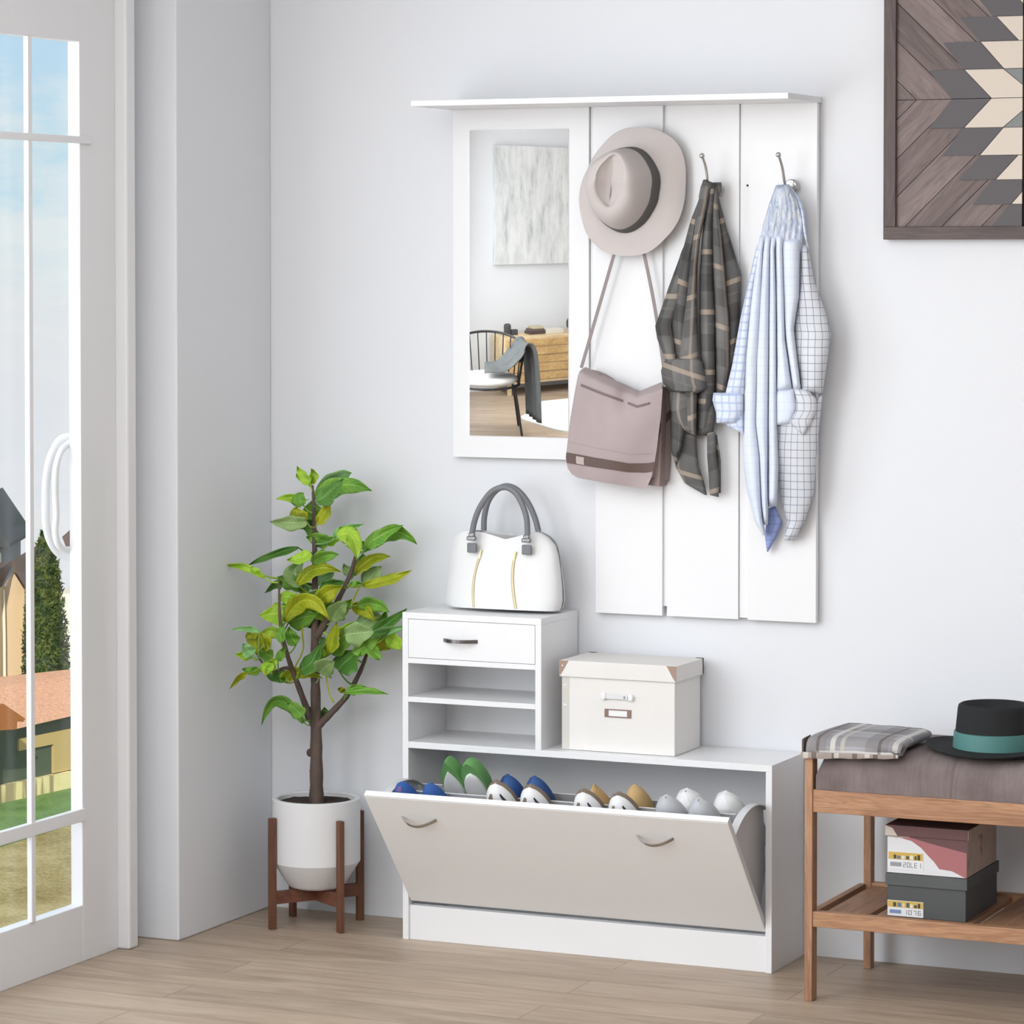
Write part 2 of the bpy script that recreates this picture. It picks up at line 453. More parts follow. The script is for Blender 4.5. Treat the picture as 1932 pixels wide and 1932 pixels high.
# cypress
m, nt, b = new_mat('cypress_needles'); h = N(nt)
c = h.ramp(h.noise(h.coord(), 2.5, 4, .7), [(.35, (.012, .025, .006, 1)), (.5, (.045, .075, .015, 1)), (.68, (.17, .19, .045, 1))])
h.l(c, b.inputs['Base Color']); b.inputs['Roughness'].default_value = .9
M['cypress'] = m
DT = 137
tb = D(88, 1345, DT)
ct = thing('cypress_tree', 'tall dark green cypress tree beside the beige gabled house', 'tree', tb)
prof = [(1345, 41, 128), (1300, 40, 134), (1250, 42, 134), (1200, 42, 130), (1150, 46, 123), (1120, 51, 119), (1080, 60, 114), (1050, 66, 108), (1025, 72, 98), (1010, 76, 88), (1003, 80, 84)]
cb = MB(); rr = random.Random(3)
def cyp(py):
    for (p0, l0, r0), (p1, l1, r1) in zip(prof, prof[1:]):
        if p1 <= py <= p0:
            u = (p0 - py) / (p0 - p1); return l0 + (l1 - l0) * u, r0 + (r1 - r0) * u
    return prof[-1][1:]
pxm = DT / FPX
for i in range(12000):
    py = 1003 + 342 * (rr.random() ** .75)
    l, r_ = cyp(py); a = rr.random() * 2 * PI; k = rr.random() ** .35
    cx = (l + r_) / 2 + (r_ - l) / 2 * math.cos(a) * k; dd = (r_ - l) / 2 * math.sin(a) * k * pxm
    p = D(cx, py, DT) + _fw * dd
    sz = .045 + .07 * rr.random()
    u1 = Vector((rr.uniform(-1, 1), rr.uniform(-1, 1), rr.uniform(-.2, 1.4))).normalized() * sz
    u2 = Vector((rr.uniform(-1, 1), rr.uniform(-1, 1), rr.uniform(-1, 1))).normalized() * sz * .6
    cb.add([p - u2, p + u2, p + u1 * 2], [(0, 1, 2)])
core = [[D((cyp(py)[0] + cyp(py)[1]) / 2 + (cyp(py)[1] - cyp(py)[0]) * .4 * math.cos(2 * PI * k / 12), py, DT) + _fw * ((cyp(py)[1] - cyp(py)[0]) * .4 * math.sin(2 * PI * k / 12) * pxm) for k in range(12)] for py in range(1340, 1010, -12)]
cb.rings(core)
cb.build('foliage', M['cypress'], ct, recalc=False)
MB().tube([Vector((tb.x, tb.y, ZG)), tb], .25, 10).build('trunk', M['roof_brown'], ct)
# ================================================================== shoe cabinet
CD = .24; HB = .5085; HT = .839; XT = .387; T = .0165
sc = thing('shoe_cabinet', 'white shoe cabinet with an open flip front and a raised shelf tower', 'cabinet', (.5, -.12, 0))
lam = M['laminate']
def panel(name, *b, mat=None, par=None):
    return MB().box(*b).build(name, mat or lam, par or sc, bevel=.0008)
panel('side_panel', 0, -CD, 0, T, -.006, HT - T)
panel('side_panel', 1 - T, -CD, 0, 1, -.006, HB - T)
panel('side_panel', XT - T, -CD, HB, XT, -.006, HT - T)
panel('top', 0, -CD, HT - T, XT, -.004, HT)
panel('top', T, -CD, HB - T, 1, -.004, HB)
for za in (.7225, .6235):
    panel('shelf', T, -CD, za - .0135, XT - T, -.012, za)
panel('back_panel', T, -.012, .02, 1 - T, -.006, HB - T)
panel('back_panel', T, -.012, HB, XT - T, -.006, HT - T)
panel('plinth', T, -CD + .006, 0, 1 - T, -CD + .022, .088)
panel('base_panel', T, -CD + .03, .072, 1 - T, -.012, .088)
# bow handle: path bulging along a direction
def bow(mb, c, half, out, along, depth, w, th):
    pts = []; n = 24
    for i in range(n + 1):
        s = -1 + 2 * i / n
        pts.append(Vector(c) + Vector(along) * half * s + Vector(out) * depth * (1 - s * s) )
    up = Vector(along).cross(Vector(out)).normalized()
    rings = []
    for i, p in enumerate(pts):
        t = (pts[min(i + 1, n)] - pts[max(i - 1, 0)]).normalized(); nn = t.cross(up)
        rings.append([p + up * w + nn * th, p + up * w - nn * th, p - up * w - nn * th, p - up * w + nn * th])
    mb.rings(rings); return mb
dr = panel('drawer', T + .0009, -CD - .0003, .7235, XT - T - .0009, -.04, HT - T - .0009)
hc = Y(869, 1209, -CD)
bow(MB(), (hc.x, -CD, hc.z), .047, (0, -1, 0), (1, 0, 0), .024, .0045, .0016).build('handle', M['dark_chrome'], dr, smooth=True, label='dark curved metal handle')
# flip front
Hn = Vector((0, -.229, .098)); Tp = Vector((0, -.496, .409))
e = (Tp - Hn).normalized(); nrm = Vector((0, e.z * -1, e.y)).normalized()      # outward, towards the room and down
if nrm.y > 0: nrm = -nrm
fx0, fx1 = .0185, .9815
def flip(mb, off, a, b_, th, x0=fx0, x1=fx1):
    p = Hn + e * a - nrm * off; q = Hn + e * b_ - nrm * off
    return mb.prism([Vector((x0, p.y, p.z)), Vector((x0, q.y, q.z)), Vector((x0, q.y, q.z)) - nrm * th, Vector((x0, p.y, p.z)) - nrm * th], (x1 - x0, 0, 0))
M['flip'] = plain('warm_white_laminate', (.91, .91, .915, 1), .45)
LEN = (Tp - Hn).length
fd = flip(MB(), 0, 0, LEN, .016).build('flip_door', lam, sc, bevel=.0008)
flip(MB(), .098, .05, LEN - .09, .003, fx0 + .012, fx1 - .03).build('shoe_divider', M['plastic'], fd, bevel=.0008)
flip(MB(), .216, .06, (PL(1200, 1508, Hn - nrm * .216, nrm) - Hn).dot(e), .003, fx0 + .012, fx1 - .03).build('shoe_divider', M['plastic'], fd, bevel=.0008)
for sx in (fx0 + .001, fx1 - .022):
    # curved plastic cheek closing the compartment's end
    ctr = Hn + e * .02 - nrm * .016
    poly = [Hn + e * .02 - nrm * .016]
    R0 = LEN - .092
    for i in range(15):
        a = i / 14 * .82
        poly.append(ctr + (e * math.cos(a) - nrm * math.sin(a)) * R0 * (1 - .15 * (a / .82) ** 2))
    poly.append(ctr - nrm * .11 + e * .06)
    mbx = MB().prism([Vector((sx, p.y, p.z)) for p in poly], (.004, 0, 0))
    rim = [Vector((sx + .008, p.y, p.z)) for p in poly[1:-1]]
    rr_ = []
    for i, p in enumerate(rim):
        t = (rim[min(i + 1, len(rim) - 1)] - rim[max(i - 1, 0)]).normalized(); nn = Vector((1, 0, 0)).cross(t)
        rr_.append([p + Vector((-.008, 0, 0)), p + Vector((.012, 0, 0)), p + Vector((.012, 0, 0)) + nn * .003, p + Vector((-.008, 0, 0)) + nn * .003])
    mbx.rings(rr_)
    mbx.build('side_cheek', M['plastic'], fd, smooth=True, angle=30)
for px, py in ((791, 1544), (1236, 1579)):
    c_ = PL(px, py, Tp, nrm)
    bow(MB(), c_, .047, nrm, (1, 0, 0), .026, .0045, .0016).build('handle', M['chrome'], fd, smooth=True, label='curved chrome handle')
flip(MB(), -.0006, .004, LEN - .004, .0006, fx0 + .001, fx1 - .001).build('front_sheet', M['flip'], fd)

# ================================================================== coat rack with mirror
cr = thing('coat_rack', 'white wall panel with mirror, top shelf and vertical boards with hooks', 'coat rack', (.54, 0, .83))
YP = -.026
panel('shelf', .03, -.25, 2.125, 1.04, -.001, 2.1395, par=cr)
panel('mirror_board', .042, YP, 1.225, .425, -.008, 2.125, par=cr)
panel('board', .444, YP, .836, .6275, -.008, 2.125, par=cr)
panel('board', .640, YP, .836, .832, -.008, 2.125, par=cr)
panel('board', .857, YP, .836, 1.037, -.008, 2.125, par=cr)
M['cleat'] = M['laminate']
panel('cleat', .426, -.018, 1.845, 1.03, -.001, 2.125, par=cr)
panel('cleat', .426, -.018, 1.25, 1.03, -.001, 1.845, par=cr)
panel('cleat', .484, -.018, .86, 1.03, -.001, 1.25, par=cr)
sp = Y(1414, 350, -.0205)
panel('spacer_strip', .833, -.0205, .84, .856, -.0185, 2.125, par=cr)
MB().tube([Vector((min(sp.x, .8525), -.0212, sp.z)), Vector((min(sp.x, .8525), -.0195, sp.z))], .003, 10).build('screw_hole', M['screw'], cr)
# mirror: flat glass, its shading normal turned and bowed to aim the reflection
m, nt, b = new_mat('mirror_glass'); h = N(nt)
g = nt.nodes.new('ShaderNodeBsdfGlossy'); g.inputs['Roughness'].default_value = 0; g.inputs['Color'].default_value = (.93, .94, .93, 1)
geo = nt.nodes.new('ShaderNodeNewGeometry'); pz = h.sep(geo.outputs['Position'])
cx = nt.nodes.new('ShaderNodeCombineXYZ')
h.l(h.math('ADD', h.math('MULTIPLY', h.math('SUBTRACT', pz[0], .2255), .18), .2299), cx.inputs[0])
cx.inputs[1].default_value = -1
h.l(h.math('ADD', h.math('MULTIPLY', h.math('SUBTRACT', pz[2], 1.676), .18), -.0305), cx.inputs[2])
nn = nt.nodes.new('ShaderNodeVectorMath'); nn.operation = 'NORMALIZE'; h.l(cx.outputs[0], nn.inputs[0])
h.l(nn.outputs[0], g.inputs['Normal']); h.l(g.outputs[0], nt.nodes['Material Output'].inputs['Surface'])
M['mirror'] = m
ml, mr = Y(886, 534, -.03), Y(1071, 534, -.03)
MB().box(ml.x, -.030, 1.282, mr.x, YP, 2.071).build('mirror', M['mirror'], cr)
# hooks
def hook(kx, kz, tx, tz, dp=.085):
    r = MB().lathe([(.001, 0), (.016, 0), (.0185, -.003), (.0185, -.018), (.015, -.022), (.001, -.022)], n=28)
    for p in r.v: p.x, p.y, p.z = p.x + kx, YP + p.z, p.y + kz
    bse = r.build('hook', M['chrome'], cr, smooth=True, angle=30, label='chrome coat hook')
    pts = smooth_path([(kx, YP - .02, kz - .002), (kx - .003, YP - dp * .6, kz + .004), (tx + .004, YP - dp * .82, tz - .03), (tx, YP - dp, tz)], 20)
    MB().tube(pts, [.0042 - .0012 * i / 19 for i in range(20)], 10).build('prong', M['chrome'], bse, smooth=True)
    MB().sphere((tx, YP - dp - .001, tz), .0068, 10).build('knob', M['chrome'], bse, smooth=True)
for (bx, by), (tx, ty) in (((1350, 358), (1325, 294)), ((1494, 352), (1469, 292))):
    k = Y(bx, by, YP - .012); t_ = Y(tx, ty, YP - .085)
    hook(k.x, k.z, t_.x, t_.z)
k = Y(1212, 362, YP - .012)
hook(k.x, k.z, k.x, k.z + .05, .022)

# ================================================================== patchwork wall art
art = thing('wall_art', 'large geometric patchwork wood panel in a dark brown frame high on the wall', 'wall art', Y(1932, 187, -.02))
FY = -.034
fl = Y(1666, 452, FY); cxz = Y(1931, 187, FY); hw = cxz.x - fl.x; hh = cxz.z - fl.z
M['art_wood'] = wood('greyed_walnut', srgb(76, 62, 60), srgb(126, 108, 104), 'Z', 1, .55, 10)
M['art_frame'] = wood('dark_walnut_frame', srgb(72, 60, 58), srgb(104, 89, 86), 'Z', 1, .55, 10)
M['art_frame_h'] = wood('dark_walnut_rail', srgb(72, 60, 58), srgb(104, 89, 86), 'X', 1, .55, 10)
fb = .031
xa, xb_, za, zb2 = cxz.x - hw, cxz.x + hw, cxz.z - hh, cxz.z + hh
MB().box(xa, FY, za + fb, xa + fb, -.003, zb2 - fb).build('frame_stile', M['art_frame'], art, bevel=.0015)
MB().box(xb_ - fb, FY, za + fb, xb_, -.003, zb2 - fb).build('frame_stile', M['art_frame'], art, bevel=.0015)
MB().box(xa, FY, za, xb_, -.003, za + fb).build('frame_rail', M['art_frame_h'], art, bevel=.0015)
MB().box(xa, FY, zb2 - fb, xb_, -.003, zb2).build('frame_rail', M['art_frame_h'], art, bevel=.0015)
def slant_wood(name, dark, light, rot):
    m, nt, b = new_mat(name); h = N(nt)
    v = h.mapping(h.mapping(h.coord(), (1, 1, 1), (0, rot, 0)), (1.6, 12, 12))
    n1 = h.noise(v, 1.8, 4, .6, 1.4); n2 = h.noise(v, 9, 3, .6)
    f = h.math('ADD', h.math('ADD', h.math('MULTIPLY', n1, .7), h.math('MULTIPLY', n2, .3)), h.math('MULTIPLY', h.math('SINE', h.math('MULTIPLY', n1, 45)), .05))
    h.l(h.ramp(f, [(.3, dark), (.68, light)]), b.inputs['Base Color']); b.inputs['Roughness'].default_value = .55
    return m
wa, wb, wc, we = srgb(84, 70, 67), srgb(126, 110, 106), srgb(100, 85, 82), srgb(142, 125, 120)
pal = [slant_wood('walnut_strip', wa, wb, PI / 4), slant_wood('walnut_strip_mirrored', wa, wb, -PI / 4), slant_wood('pale_walnut_strip', wc, we, PI / 4), slant_wood('pale_walnut_strip_mirrored', wc, we, -PI / 4),
       plain('charcoal_strip', srgb(82, 76, 79), .5), plain('cream_strip', srgb(214, 201, 186), .5), plain('sage_strip', srgb(124, 128, 126), .5), plain('joint', srgb(48, 38, 37), .8)]
rows = [187, 242, 294, 340, 386, 428]
st = MB()
R_ = [((1797, 1872, 1960), (1752, 1820, 1894)), ((1818, 1895, 1970), (1779, 1850, 1932)), ((1850, 1923, 1990), (1810, 1880, 1960)),
      ((1874, 1950, 2000), (1836, 1910, 1985)), ((1907, 1985, 2010), (1872, 1950, 2010))]
def a3(px, py, y):
    return Vector((Y(px, 187, y).x, y, Y(1800, py, y).z))
zc_ = a3(1931, 187, -.022).z
def quad(pts, mi, dy=0.0, grain=False):
    # mirrored into the four quarters; thin raised tiles with a joint line
    for sx in (1, -1):
        for sz in (1, -1):
            q = []
            for px, py in pts:
                p = a3(px, py, -.022)
                q.append(Vector((cxz.x + sx * (p.x - cxz.x), -.020 - dy, zc_ + sz * (p.z - zc_))))
            c0 = sum(q, Vector()) / len(q); r_ = []
            for k in range(len(q)):           # inset every edge by a hair
                p = q[k]; a_ = (q[k - 1] - p).normalized(); b_ = (q[(k + 1) % len(q)] - p).normalized()
                v_ = a_ + b_
                sn = max(.3, abs(a_.x * b_.z - a_.z * b_.x))
                r_.append(p + v_ * (.0008 / sn))
            st.prism(r_, (0, -.004, 0), mi + (sx * sz < 0 if grain else 0))
XC = 1931; XLFT = 1691
def clip(P, fn):
    o = []
    for i in range(len(P)):
        a_, b_ = P[i], P[(i + 1) % len(P)]; da, db = fn(a_), fn(b_)
        if da >= 0: o.append(a_)
        if (da >= 0) != (db >= 0):
            u = da / (da - db); o.append((a_[0] + (b_[0] - a_[0]) * u, a_[1] + (b_[1] - a_[1]) * u))
    return o
def clipx(pts, lo, hi):
    P = clip(pts, lambda p: p[0] - lo)
    return clip(P, lambda p: hi - p[0]) if len(P) > 2 else P
for i in range(5):
    ya, yb = rows[i], rows[i + 1]
    (d0, c0, e0), (d1, c1, e1_) = R_[i]
    for pts, mi in (([(d0, ya), (c0, ya), (c1, yb), (d1, yb)], 4), ([(c0, ya), (e0, ya), (e1_, yb), (c1, yb)], 5), ([(e0, ya), (2200, ya), (2200, yb), (e1_, yb)], 6)):
        P = clipx(pts, XLFT, XC)
        if len(P) > 2: quad(P, mi, .0045)
# long slanted walnut strips below the tiles
cs = [1690, 1917, 1992, 2064, 2136, 2206, 2280, 2360]
for k in range(len(cs) - 1):
    P = [(XLFT, 187), (XC, 187), (XC, 428), (XLFT, 428)]
    P = clip(P, lambda p: p[0] + p[1] - cs[k]); 
    if len(P) > 2: P = clip(P, lambda p: cs[k + 1] - p[0] - p[1])
    if len(P) > 2: quad(P, (0, 2)[k % 2], 0, True)
st.build('patchwork', pal, art)
MB().box(xa + fb, -.020, za + fb, xb_ - fb, -.004, zb2 - fb).build('backing', pal[7], art)

# ================================================================== bench
bn = thing('bench', 'wooden bench with a slatted lower shelf at the right edge of the picture', 'bench', (1.65, -.28, 0))
oakz = wood('oak_upright', srgb(142, 102, 76), srgb(190, 146, 114), 'Z', 1, .5, 16); oakx = wood('oak_rail', srgb(146, 104, 76), srgb(196, 150, 114), 'X', 1, .5, 16); oaky = wood('oak_side_rail', srgb(130, 94, 70), srgb(176, 134, 104), 'Y', 1, .5, 16)
BX0, BX1, BY0, BY1 = 1.170, 2.10, -.488, -.06
HP = Y(1524, 1440, BY0).z
for x in (BX0, BX1 - .019):
    MB().box(x, BY0, 0, x + .019, BY0 + .036, .584).build('leg', oakz, bn, bevel=.0015)
    MB().box(x + .014, BY1 - .03, 0, x + .033, BY1, .4965).build('leg', oakz, bn, bevel=.0015)
for y in (BY0 + .003, BY1 - .026):
    MB().box(BX0 + .019, y, .446, BX1 - .019, y + .022, .499).build('rail', oakx, bn, bevel=.0015)
    MB().box(BX0 + .019, y, .176, BX1 - .019, y + .022, .212).build('rail', oakx, bn, bevel=.0015)
for x in (BX0 + .002, BX1 - .019):
    MB().box(x, BY0 + .036, .18, x + .018, BY1 - .026, .209).build('side_rail', oaky, bn, bevel=.0015)
    MB().box(x, BY0 + .036, .45, x + .018, BY1 - .026, .497).build('side_rail', oaky, bn, bevel=.0015)
for i in range(7):
    x = BX0 + .035 + i * .124
    MB().box(x, BY0 + .025, .192, x + .105, BY1 - .026, .205).build('slat', oaky, bn, bevel=.0015)
for i in range(7):
    x = BX0 + .035 + i * .124
    MB().box(x, BY0 + .025, .482, x + .105, BY1 - .026, .497).build('slat', oaky, bn, bevel=.0015)

# grey cushion
m, nt, b = new_mat('grey_brown_cushion_cloth'); h = N(nt)
c = h.ramp(h.noise(h.coord(), 6, 4, .6), [(.3, srgb(112, 100, 98)), (.7, srgb(142, 130, 128))])
h.l(c, b.inputs['Base Color']); b.inputs['Roughness'].default_value = .95; b.inputs['Specular IOR Level'].default_value = .15
h.bump(h.noise(h.mapping(h.coord(), (5, 1, .8)), 3.5, 4, .6, .6), .55, .02, b)
M['cushion'] = m
cu = MB(); rws = []
cx0, cx1, cy0, cy1, cz0, cz1 = 1.196, 2.076, -.484, -.066, .4995, .592
nx, ny = 60, 30
def cush(u, v, top):
    x = cx0 + (cx1 - cx0) * u; y = cy0 + (cy1 - cy0) * v
    du = min(u, 1 - u) * (cx1 - cx0); dv = min(v, 1 - v) * (cy1 - cy0)
    k = min(1, du / .022); k2 = min(1, dv / .075)
    prof = math.sqrt(max(0, 1 - (1 - k) ** 2)) ** .8 * math.sqrt(max(0, 1 - (1 - k2) ** 2)) ** .9
    zt_ = cz0 + .03 + (cz1 - cz0 - .03) * prof + .004 * (noise.noise((x * 9, y * 9, 1)))
    if dv < .08 and v < .5: zt_ += .0035 * math.sin(x * 85 + 3 * noise.noise((x * 12, 0, 3))) * (1 - dv / .08)
    return Vector((x, y, zt_ if top else cz0))
top = [[cush(i / nx, j / ny, True) for i in range(nx + 1)] for j in range(ny + 1)]
cu.grid(top)
peri = [(i, 0) for i in range(nx)] + [(nx, j) for j in range(ny)] + [(i, ny) for i in range(nx, 0, -1)] + [(0, j) for j in range(ny, 0, -1)]
tops = [j * (nx + 1) + i for i, j in peri]; b0 = len(cu.v)
cu.v += [Vector((cu.v[q].x, cu.v[q].y, cz0)) for q in tops]; cu.uv += [(0, 0)] * len(tops)
n_ = len(tops)
for i in range(n_):
    cu.f.append([tops[i], b0 + i, b0 + (i + 1) % n_, tops[(i + 1) % n_]]); cu.mi.append(0)
cu.f.append([b0 + i for i in range(n_)]); cu.mi.append(0)
o = cu.build('cushion', M['cushion'], None, smooth=True, angle=60, loc=(1.64, -.275, .5))
tag(o, 'thick grey brown bench cushion on the wooden bench', 'cushion')
# ------------------------------------------------------------------ helper: a soft fold of cloth between two drawn edges
def strip(mb, Lp, Rp, y0, bulge, yb, rows=40, cols=14, mi=0, uo=0.0, shape=.5, wob=0.0, seed=0, vscale=1.0, profile=None, tilt=0.0):
    """closed tube-like fold. Lp/Rp: edges top to bottom in picture points; y0/bulge may be (top, bottom) pairs"""
    y0 = y0 if hasattr(y0, '__len__') else (y0, y0); bulge = bulge if hasattr(bulge, '__len__') else (bulge, bulge)
    rings = []; uvs = []
    vo = (seed * .0371) % .15 if 0 < seed < 20 else 0; vt = math.sin(seed * 2.1) * .35 if 0 < seed < 20 else 0
    for i in range(rows + 1):
        t = i / rows
        l = interp(Lp, t); r = interp(Rp, t)
        ya = y0[0] + (y0[1] - y0[0]) * t; bu = bulge[0] + (bulge[1] - bulge[0]) * t
        end = min(1, min(t, 1 - t) * rows / 2.5 + .25)
        ring = []; uv = []
        wpx = math.hypot(r[0] - l[0], r[1] - l[1])
        for k in range(cols + 1):
            s = k / cols
            pr = (max(0, 1 - (2 * s - 1) ** 2)) ** shape
            if profile: pr = profile(s, t)
            y = ya - bu * pr * end - tilt * (s - .5)
            px = l[0] + (r[0] - l[0]) * s; py = l[1] + (r[1] - l[1]) * s
            if wob:
                p_ = Y(px, py, y)
                y -= wob * noise.noise((p_.x * 22 + seed, p_.z * 13, seed * 1.7)) * min(1, pr + .2)
            ring.append(Y(px, py, min(y, yb - .001))); uv.append((uo + (s - .5) * wpx / 680, ring[-1].z * vscale + vo + vt * (s - .5) * wpx / 680))
        for k in (cols, cols * 2 // 3, cols // 3, 0):
            s = k / cols; px = l[0] + (r[0] - l[0]) * s; py = l[1] + (r[1] - l[1]) * s
            p_ = Y(px, py, ya + .002); p_ = Vector((p_.x, min(yb, ya + .004), p_.z))
            if k in (0, cols): p_ = Y(px, py, min(yb, ya + .004))
            ring.append(p_); uv.append((uo + (s - .5) * wpx / 680, p_.z * vscale))
        rings.append(ring); uvs.append(uv)
    mb.rings(rings, uvs, mi)
    return mb

# ================================================================== felt hat on the first hook
felt = fabric('warm_grey_felt', srgb(206, 198, 195), .95, 700, .03, .08)
band = plain('dark_grey_ribbon', srgb(92, 90, 88), .7)
HY = -.075
hc = Y(1193, 361, HY)
hat = thing('fedora_hat', 'pale grey felt hat with a dark band hanging on the wall panel', 'hat', hc)
zs = 5.367
outl = [(480, 455), (720, 430), (920, 480), (1080, 600), (1140, 800), (1140, 1000), (1120, 1230), (1050, 1420), (930, 1560), (740, 1715), (560, 1730), (400, 1722), (250, 1640), (150, 1530), (100, 1350), (80, 1050), (160, 850), (300, 620)]
cpx, cpy = 1187, 357
def polar(poly, cx_, cy_, n):
    P = [(1080 + x / zs - cx_, 160 + y / zs - cy_) for x, y in poly]
    A = sorted([(math.atan2(y, x), math.hypot(x, y)) for x, y in P]); res = []
    for i in range(n):
        a = -PI + 2 * PI * i / n
        lo = [q for q in A if q[0] <= a]; hi = [q for q in A if q[0] > a]
        p = lo[-1] if lo else (A[-1][0] - 2 * PI, A[-1][1]); q = hi[0] if hi else (A[0][0] + 2 * PI, A[0][1])
        u = (a - p[0]) / (q[0] - p[0]); res.append((a, p[1] + (q[1] - p[1]) * u))
    rs = [r for a, r in res]
    for _ in range(3): rs = [(rs[i - 1] + 2 * rs[i] + rs[(i + 1) % n]) / 4 for i in range(n)]
    return [(res[i][0], rs[i]) for i in range(n)]
NH = 72
bo = polar(outl, cpx, cpy, NH)
inn = [(450, 680), (600, 635), (720, 670), (820, 790), (880, 930), (870, 1080), (800, 1290), (700, 1420), (560, 1495), (430, 1470), (320, 1370), (235, 1190), (215, 1000), (260, 820)]
bi = polar(inn, cpx - 4, cpy - 1, NH)
# brim: rim droops away from the viewer at the sides
def brim_pt(i, t, back):
    a, ro = bo[i]; _, ri = bi[i]
    px = (cpx - 4 + ri * math.cos(a)) * (1 - t) + (cpx + ro * math.cos(a)) * t
    py = (cpy - 1 + ri * math.sin(a)) * (1 - t) + (cpy + ro * math.sin(a)) * t
    dip = .020 * t * t * (math.cos(a) ** 2) - .008 * t * math.sin(a)
    return Y(px, py, HY + dip + (.0035 if back else 0))
prof_r = []
bm_ = MB()
ts = [0, .12, .3, .5, .7, .85, .95, 1.0]
ringsF = [[brim_pt(i, t, False) for i in range(NH)] for t in ts]
ringsB = [[brim_pt(i, t, True) for i in range(NH)] for t in ts[::-1]]
allr = ringsF + ringsB
v0 = [p for r in allr for p in r]; m_ = len(allr)
bm_.add(v0, [(i * NH + k, i * NH + (k + 1) % NH, ((i + 1) % m_) * NH + (k + 1) % NH, ((i + 1) % m_) * NH + k) for i in range(m_) for k in range(NH)])
bm_.build('brim', felt, hat, smooth=True, angle=75)
# crown: rises from the brim towards the viewer, pinched and creased on top
topc = (zs, )
ctop_px, ctop_py = 1080 + 400 / zs, 160 + 980 / zs
HCR = .118
TOPL = [(430, 690), (490, 735), (518, 850), (508, 990), (465, 1120), (400, 1225), (362, 1255), (325, 1215), (285, 1165), (240, 1060), (235, 950), (262, 855), (330, 775)]
tcx, tcy = 1080 + 385 / zs, 160 + 965 / zs
to_ = polar(TOPL, tcx, tcy, NH)
def crown_pt(i, t):
    a, ri = bi[i]; _, rt = to_[i]
    bx_, by_ = cpx - 4 + ri * math.cos(a), cpy - 1 + ri * math.sin(a)
    tx_, ty_ = tcx + rt * math.cos(a), tcy + rt * math.sin(a)
    k = .35 * t + .65 * t ** 2.2
    y = HY - HCR * math.sin(t * PI / 2) ** 1.15 * (1 if t < 1 else 1)
    # the front of the crown (lower side) is a little shallower
    y += .026 * t * max(0, math.sin(a)) ** 1.5
    sh_ = (HY - y) * 1.0
    # side walls lean towards the viewer: shift the base outline with depth before blending
    p_ = Y(bx_, by_, HY); d_ = Vector((p_.x, y, p_.z)) - CAM; zz_ = d_.dot(_F)
    sx_, sy_ = 966 + FPX * d_.dot(_rt) / zz_, PPY - FPX * d_.dot(_U) / zz_
    return Y(sx_ + (tx_ - sx_) * k, sy_ + (ty_ - sy_) * k, y)
cr_ = MB(); rings_ = [[crown_pt(i, t) for i in range(NH)] for t in (0, .08, .18, .3, .42, .55, .67, .78, .88, .95, 1.0)]
va, vb = (1080 + 405 / zs, 160 + 745 / zs), (1080 + 366 / zs, 160 + 1215 / zs)
last = rings_[-1]
for f_ in (.08, .2, .4, .62, .82, .95):
    ring = []
    for i in range(NH):
        a, rt = to_[i]
        tx_, ty_ = tcx + rt * math.cos(a), tcy + rt * math.sin(a)
        u = max(0, min(1, (ty_ - va[1]) / (vb[1] - va[1])))
        vx, vy = va[0] + (vb[0] - va[0]) * u, va[1] + (vb[1] - va[1]) * u
        g_ = f_ * f_ * (3 - 2 * f_) if f_ < 1 else 1
        yv = last[i].y + .034 * math.sin(PI * (.12 + .76 * u)) * min(1, f_ * 1.15) ** .8
        ring.append(Y(tx_ + (vx - tx_) * f_, ty_ + (vy - ty_) * f_, yv))
    rings_.append(ring)
cr_.rings(rings_)
cr_.build('crown', felt, hat, smooth=True, angle=75)
hb_ = MB(); rb_ = []
for t, k in ((.0, 1.0), (.01, 1.03), (.20, 1.02), (.21, 1.0)):
    ring = [crown_pt(i, t) for i in range(NH)]; c0 = sum(ring, Vector()) / NH
    rb_.append([Vector((c0.x + (p.x - c0.x) * k, p.y - .0006, c0.z + (p.z - c0.z) * k)) for p in ring])
hb_.rings(rb_)
hb_.build('hat_band', band, hat, smooth=True, angle=60, label='dark grey hat band')

# ================================================================== messenger bag
lth = fabric('mauve_leather', srgb(178, 163, 163), .55, 500, .05, .08)
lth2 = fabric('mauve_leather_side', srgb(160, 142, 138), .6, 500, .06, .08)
brn = plain('brown_band', srgb(98, 78, 72), .55)
q = lambda x, y: (1060 + x / 6.9, 660 + y / 6.9)
bag = thing('messenger_bag', 'mauve leather shoulder bag with a brown band hanging below the felt hat', 'bag', Y(1160, 800, -.07))
YB0 = -.105
def bagL(t): return interp([q(310, 222), q(215, 300), q(160, 600), q(110, 900), q(65, 1280), q(50, 1400), q(75, 1540), q(130, 1620), q(210, 1668)], t)
top_e = [q(310, 222), q(620, 370), q(820, 450), q(1010, 540), q(1150, 480), q(1300, 418)]
bot_e = [q(210, 1668), q(500, 1720), q(800, 1770), q(1030, 1810), q(1105, 1800)]
left_e = [q(310, 222), q(235, 270), q(210, 330), q(160, 600), q(110, 900), q(65, 1280), q(50, 1400), q(75, 1540), q(130, 1620), q(210, 1668)]
right_e = [q(1300, 418), q(1315, 470), q(1290, 850), q(1240, 1250), q(1210, 1450), q(1170, 1650), q(1105, 1800)]
def coons(s, t):
    a = interp(top_e, s); b2 = interp(bot_e, s); c = interp(left_e, t); d = interp(right_e, t)
    P = [(1 - t) * a[k] + t * b2[k] + (1 - s) * c[k] + s * d[k] - ((1 - s) * (1 - t) * top_e[0][k] + s * (1 - t) * top_e[-1][k] + (1 - s) * t * bot_e[0][k] + s * t * bot_e[-1][k]) for k in (0, 1)]
    return P
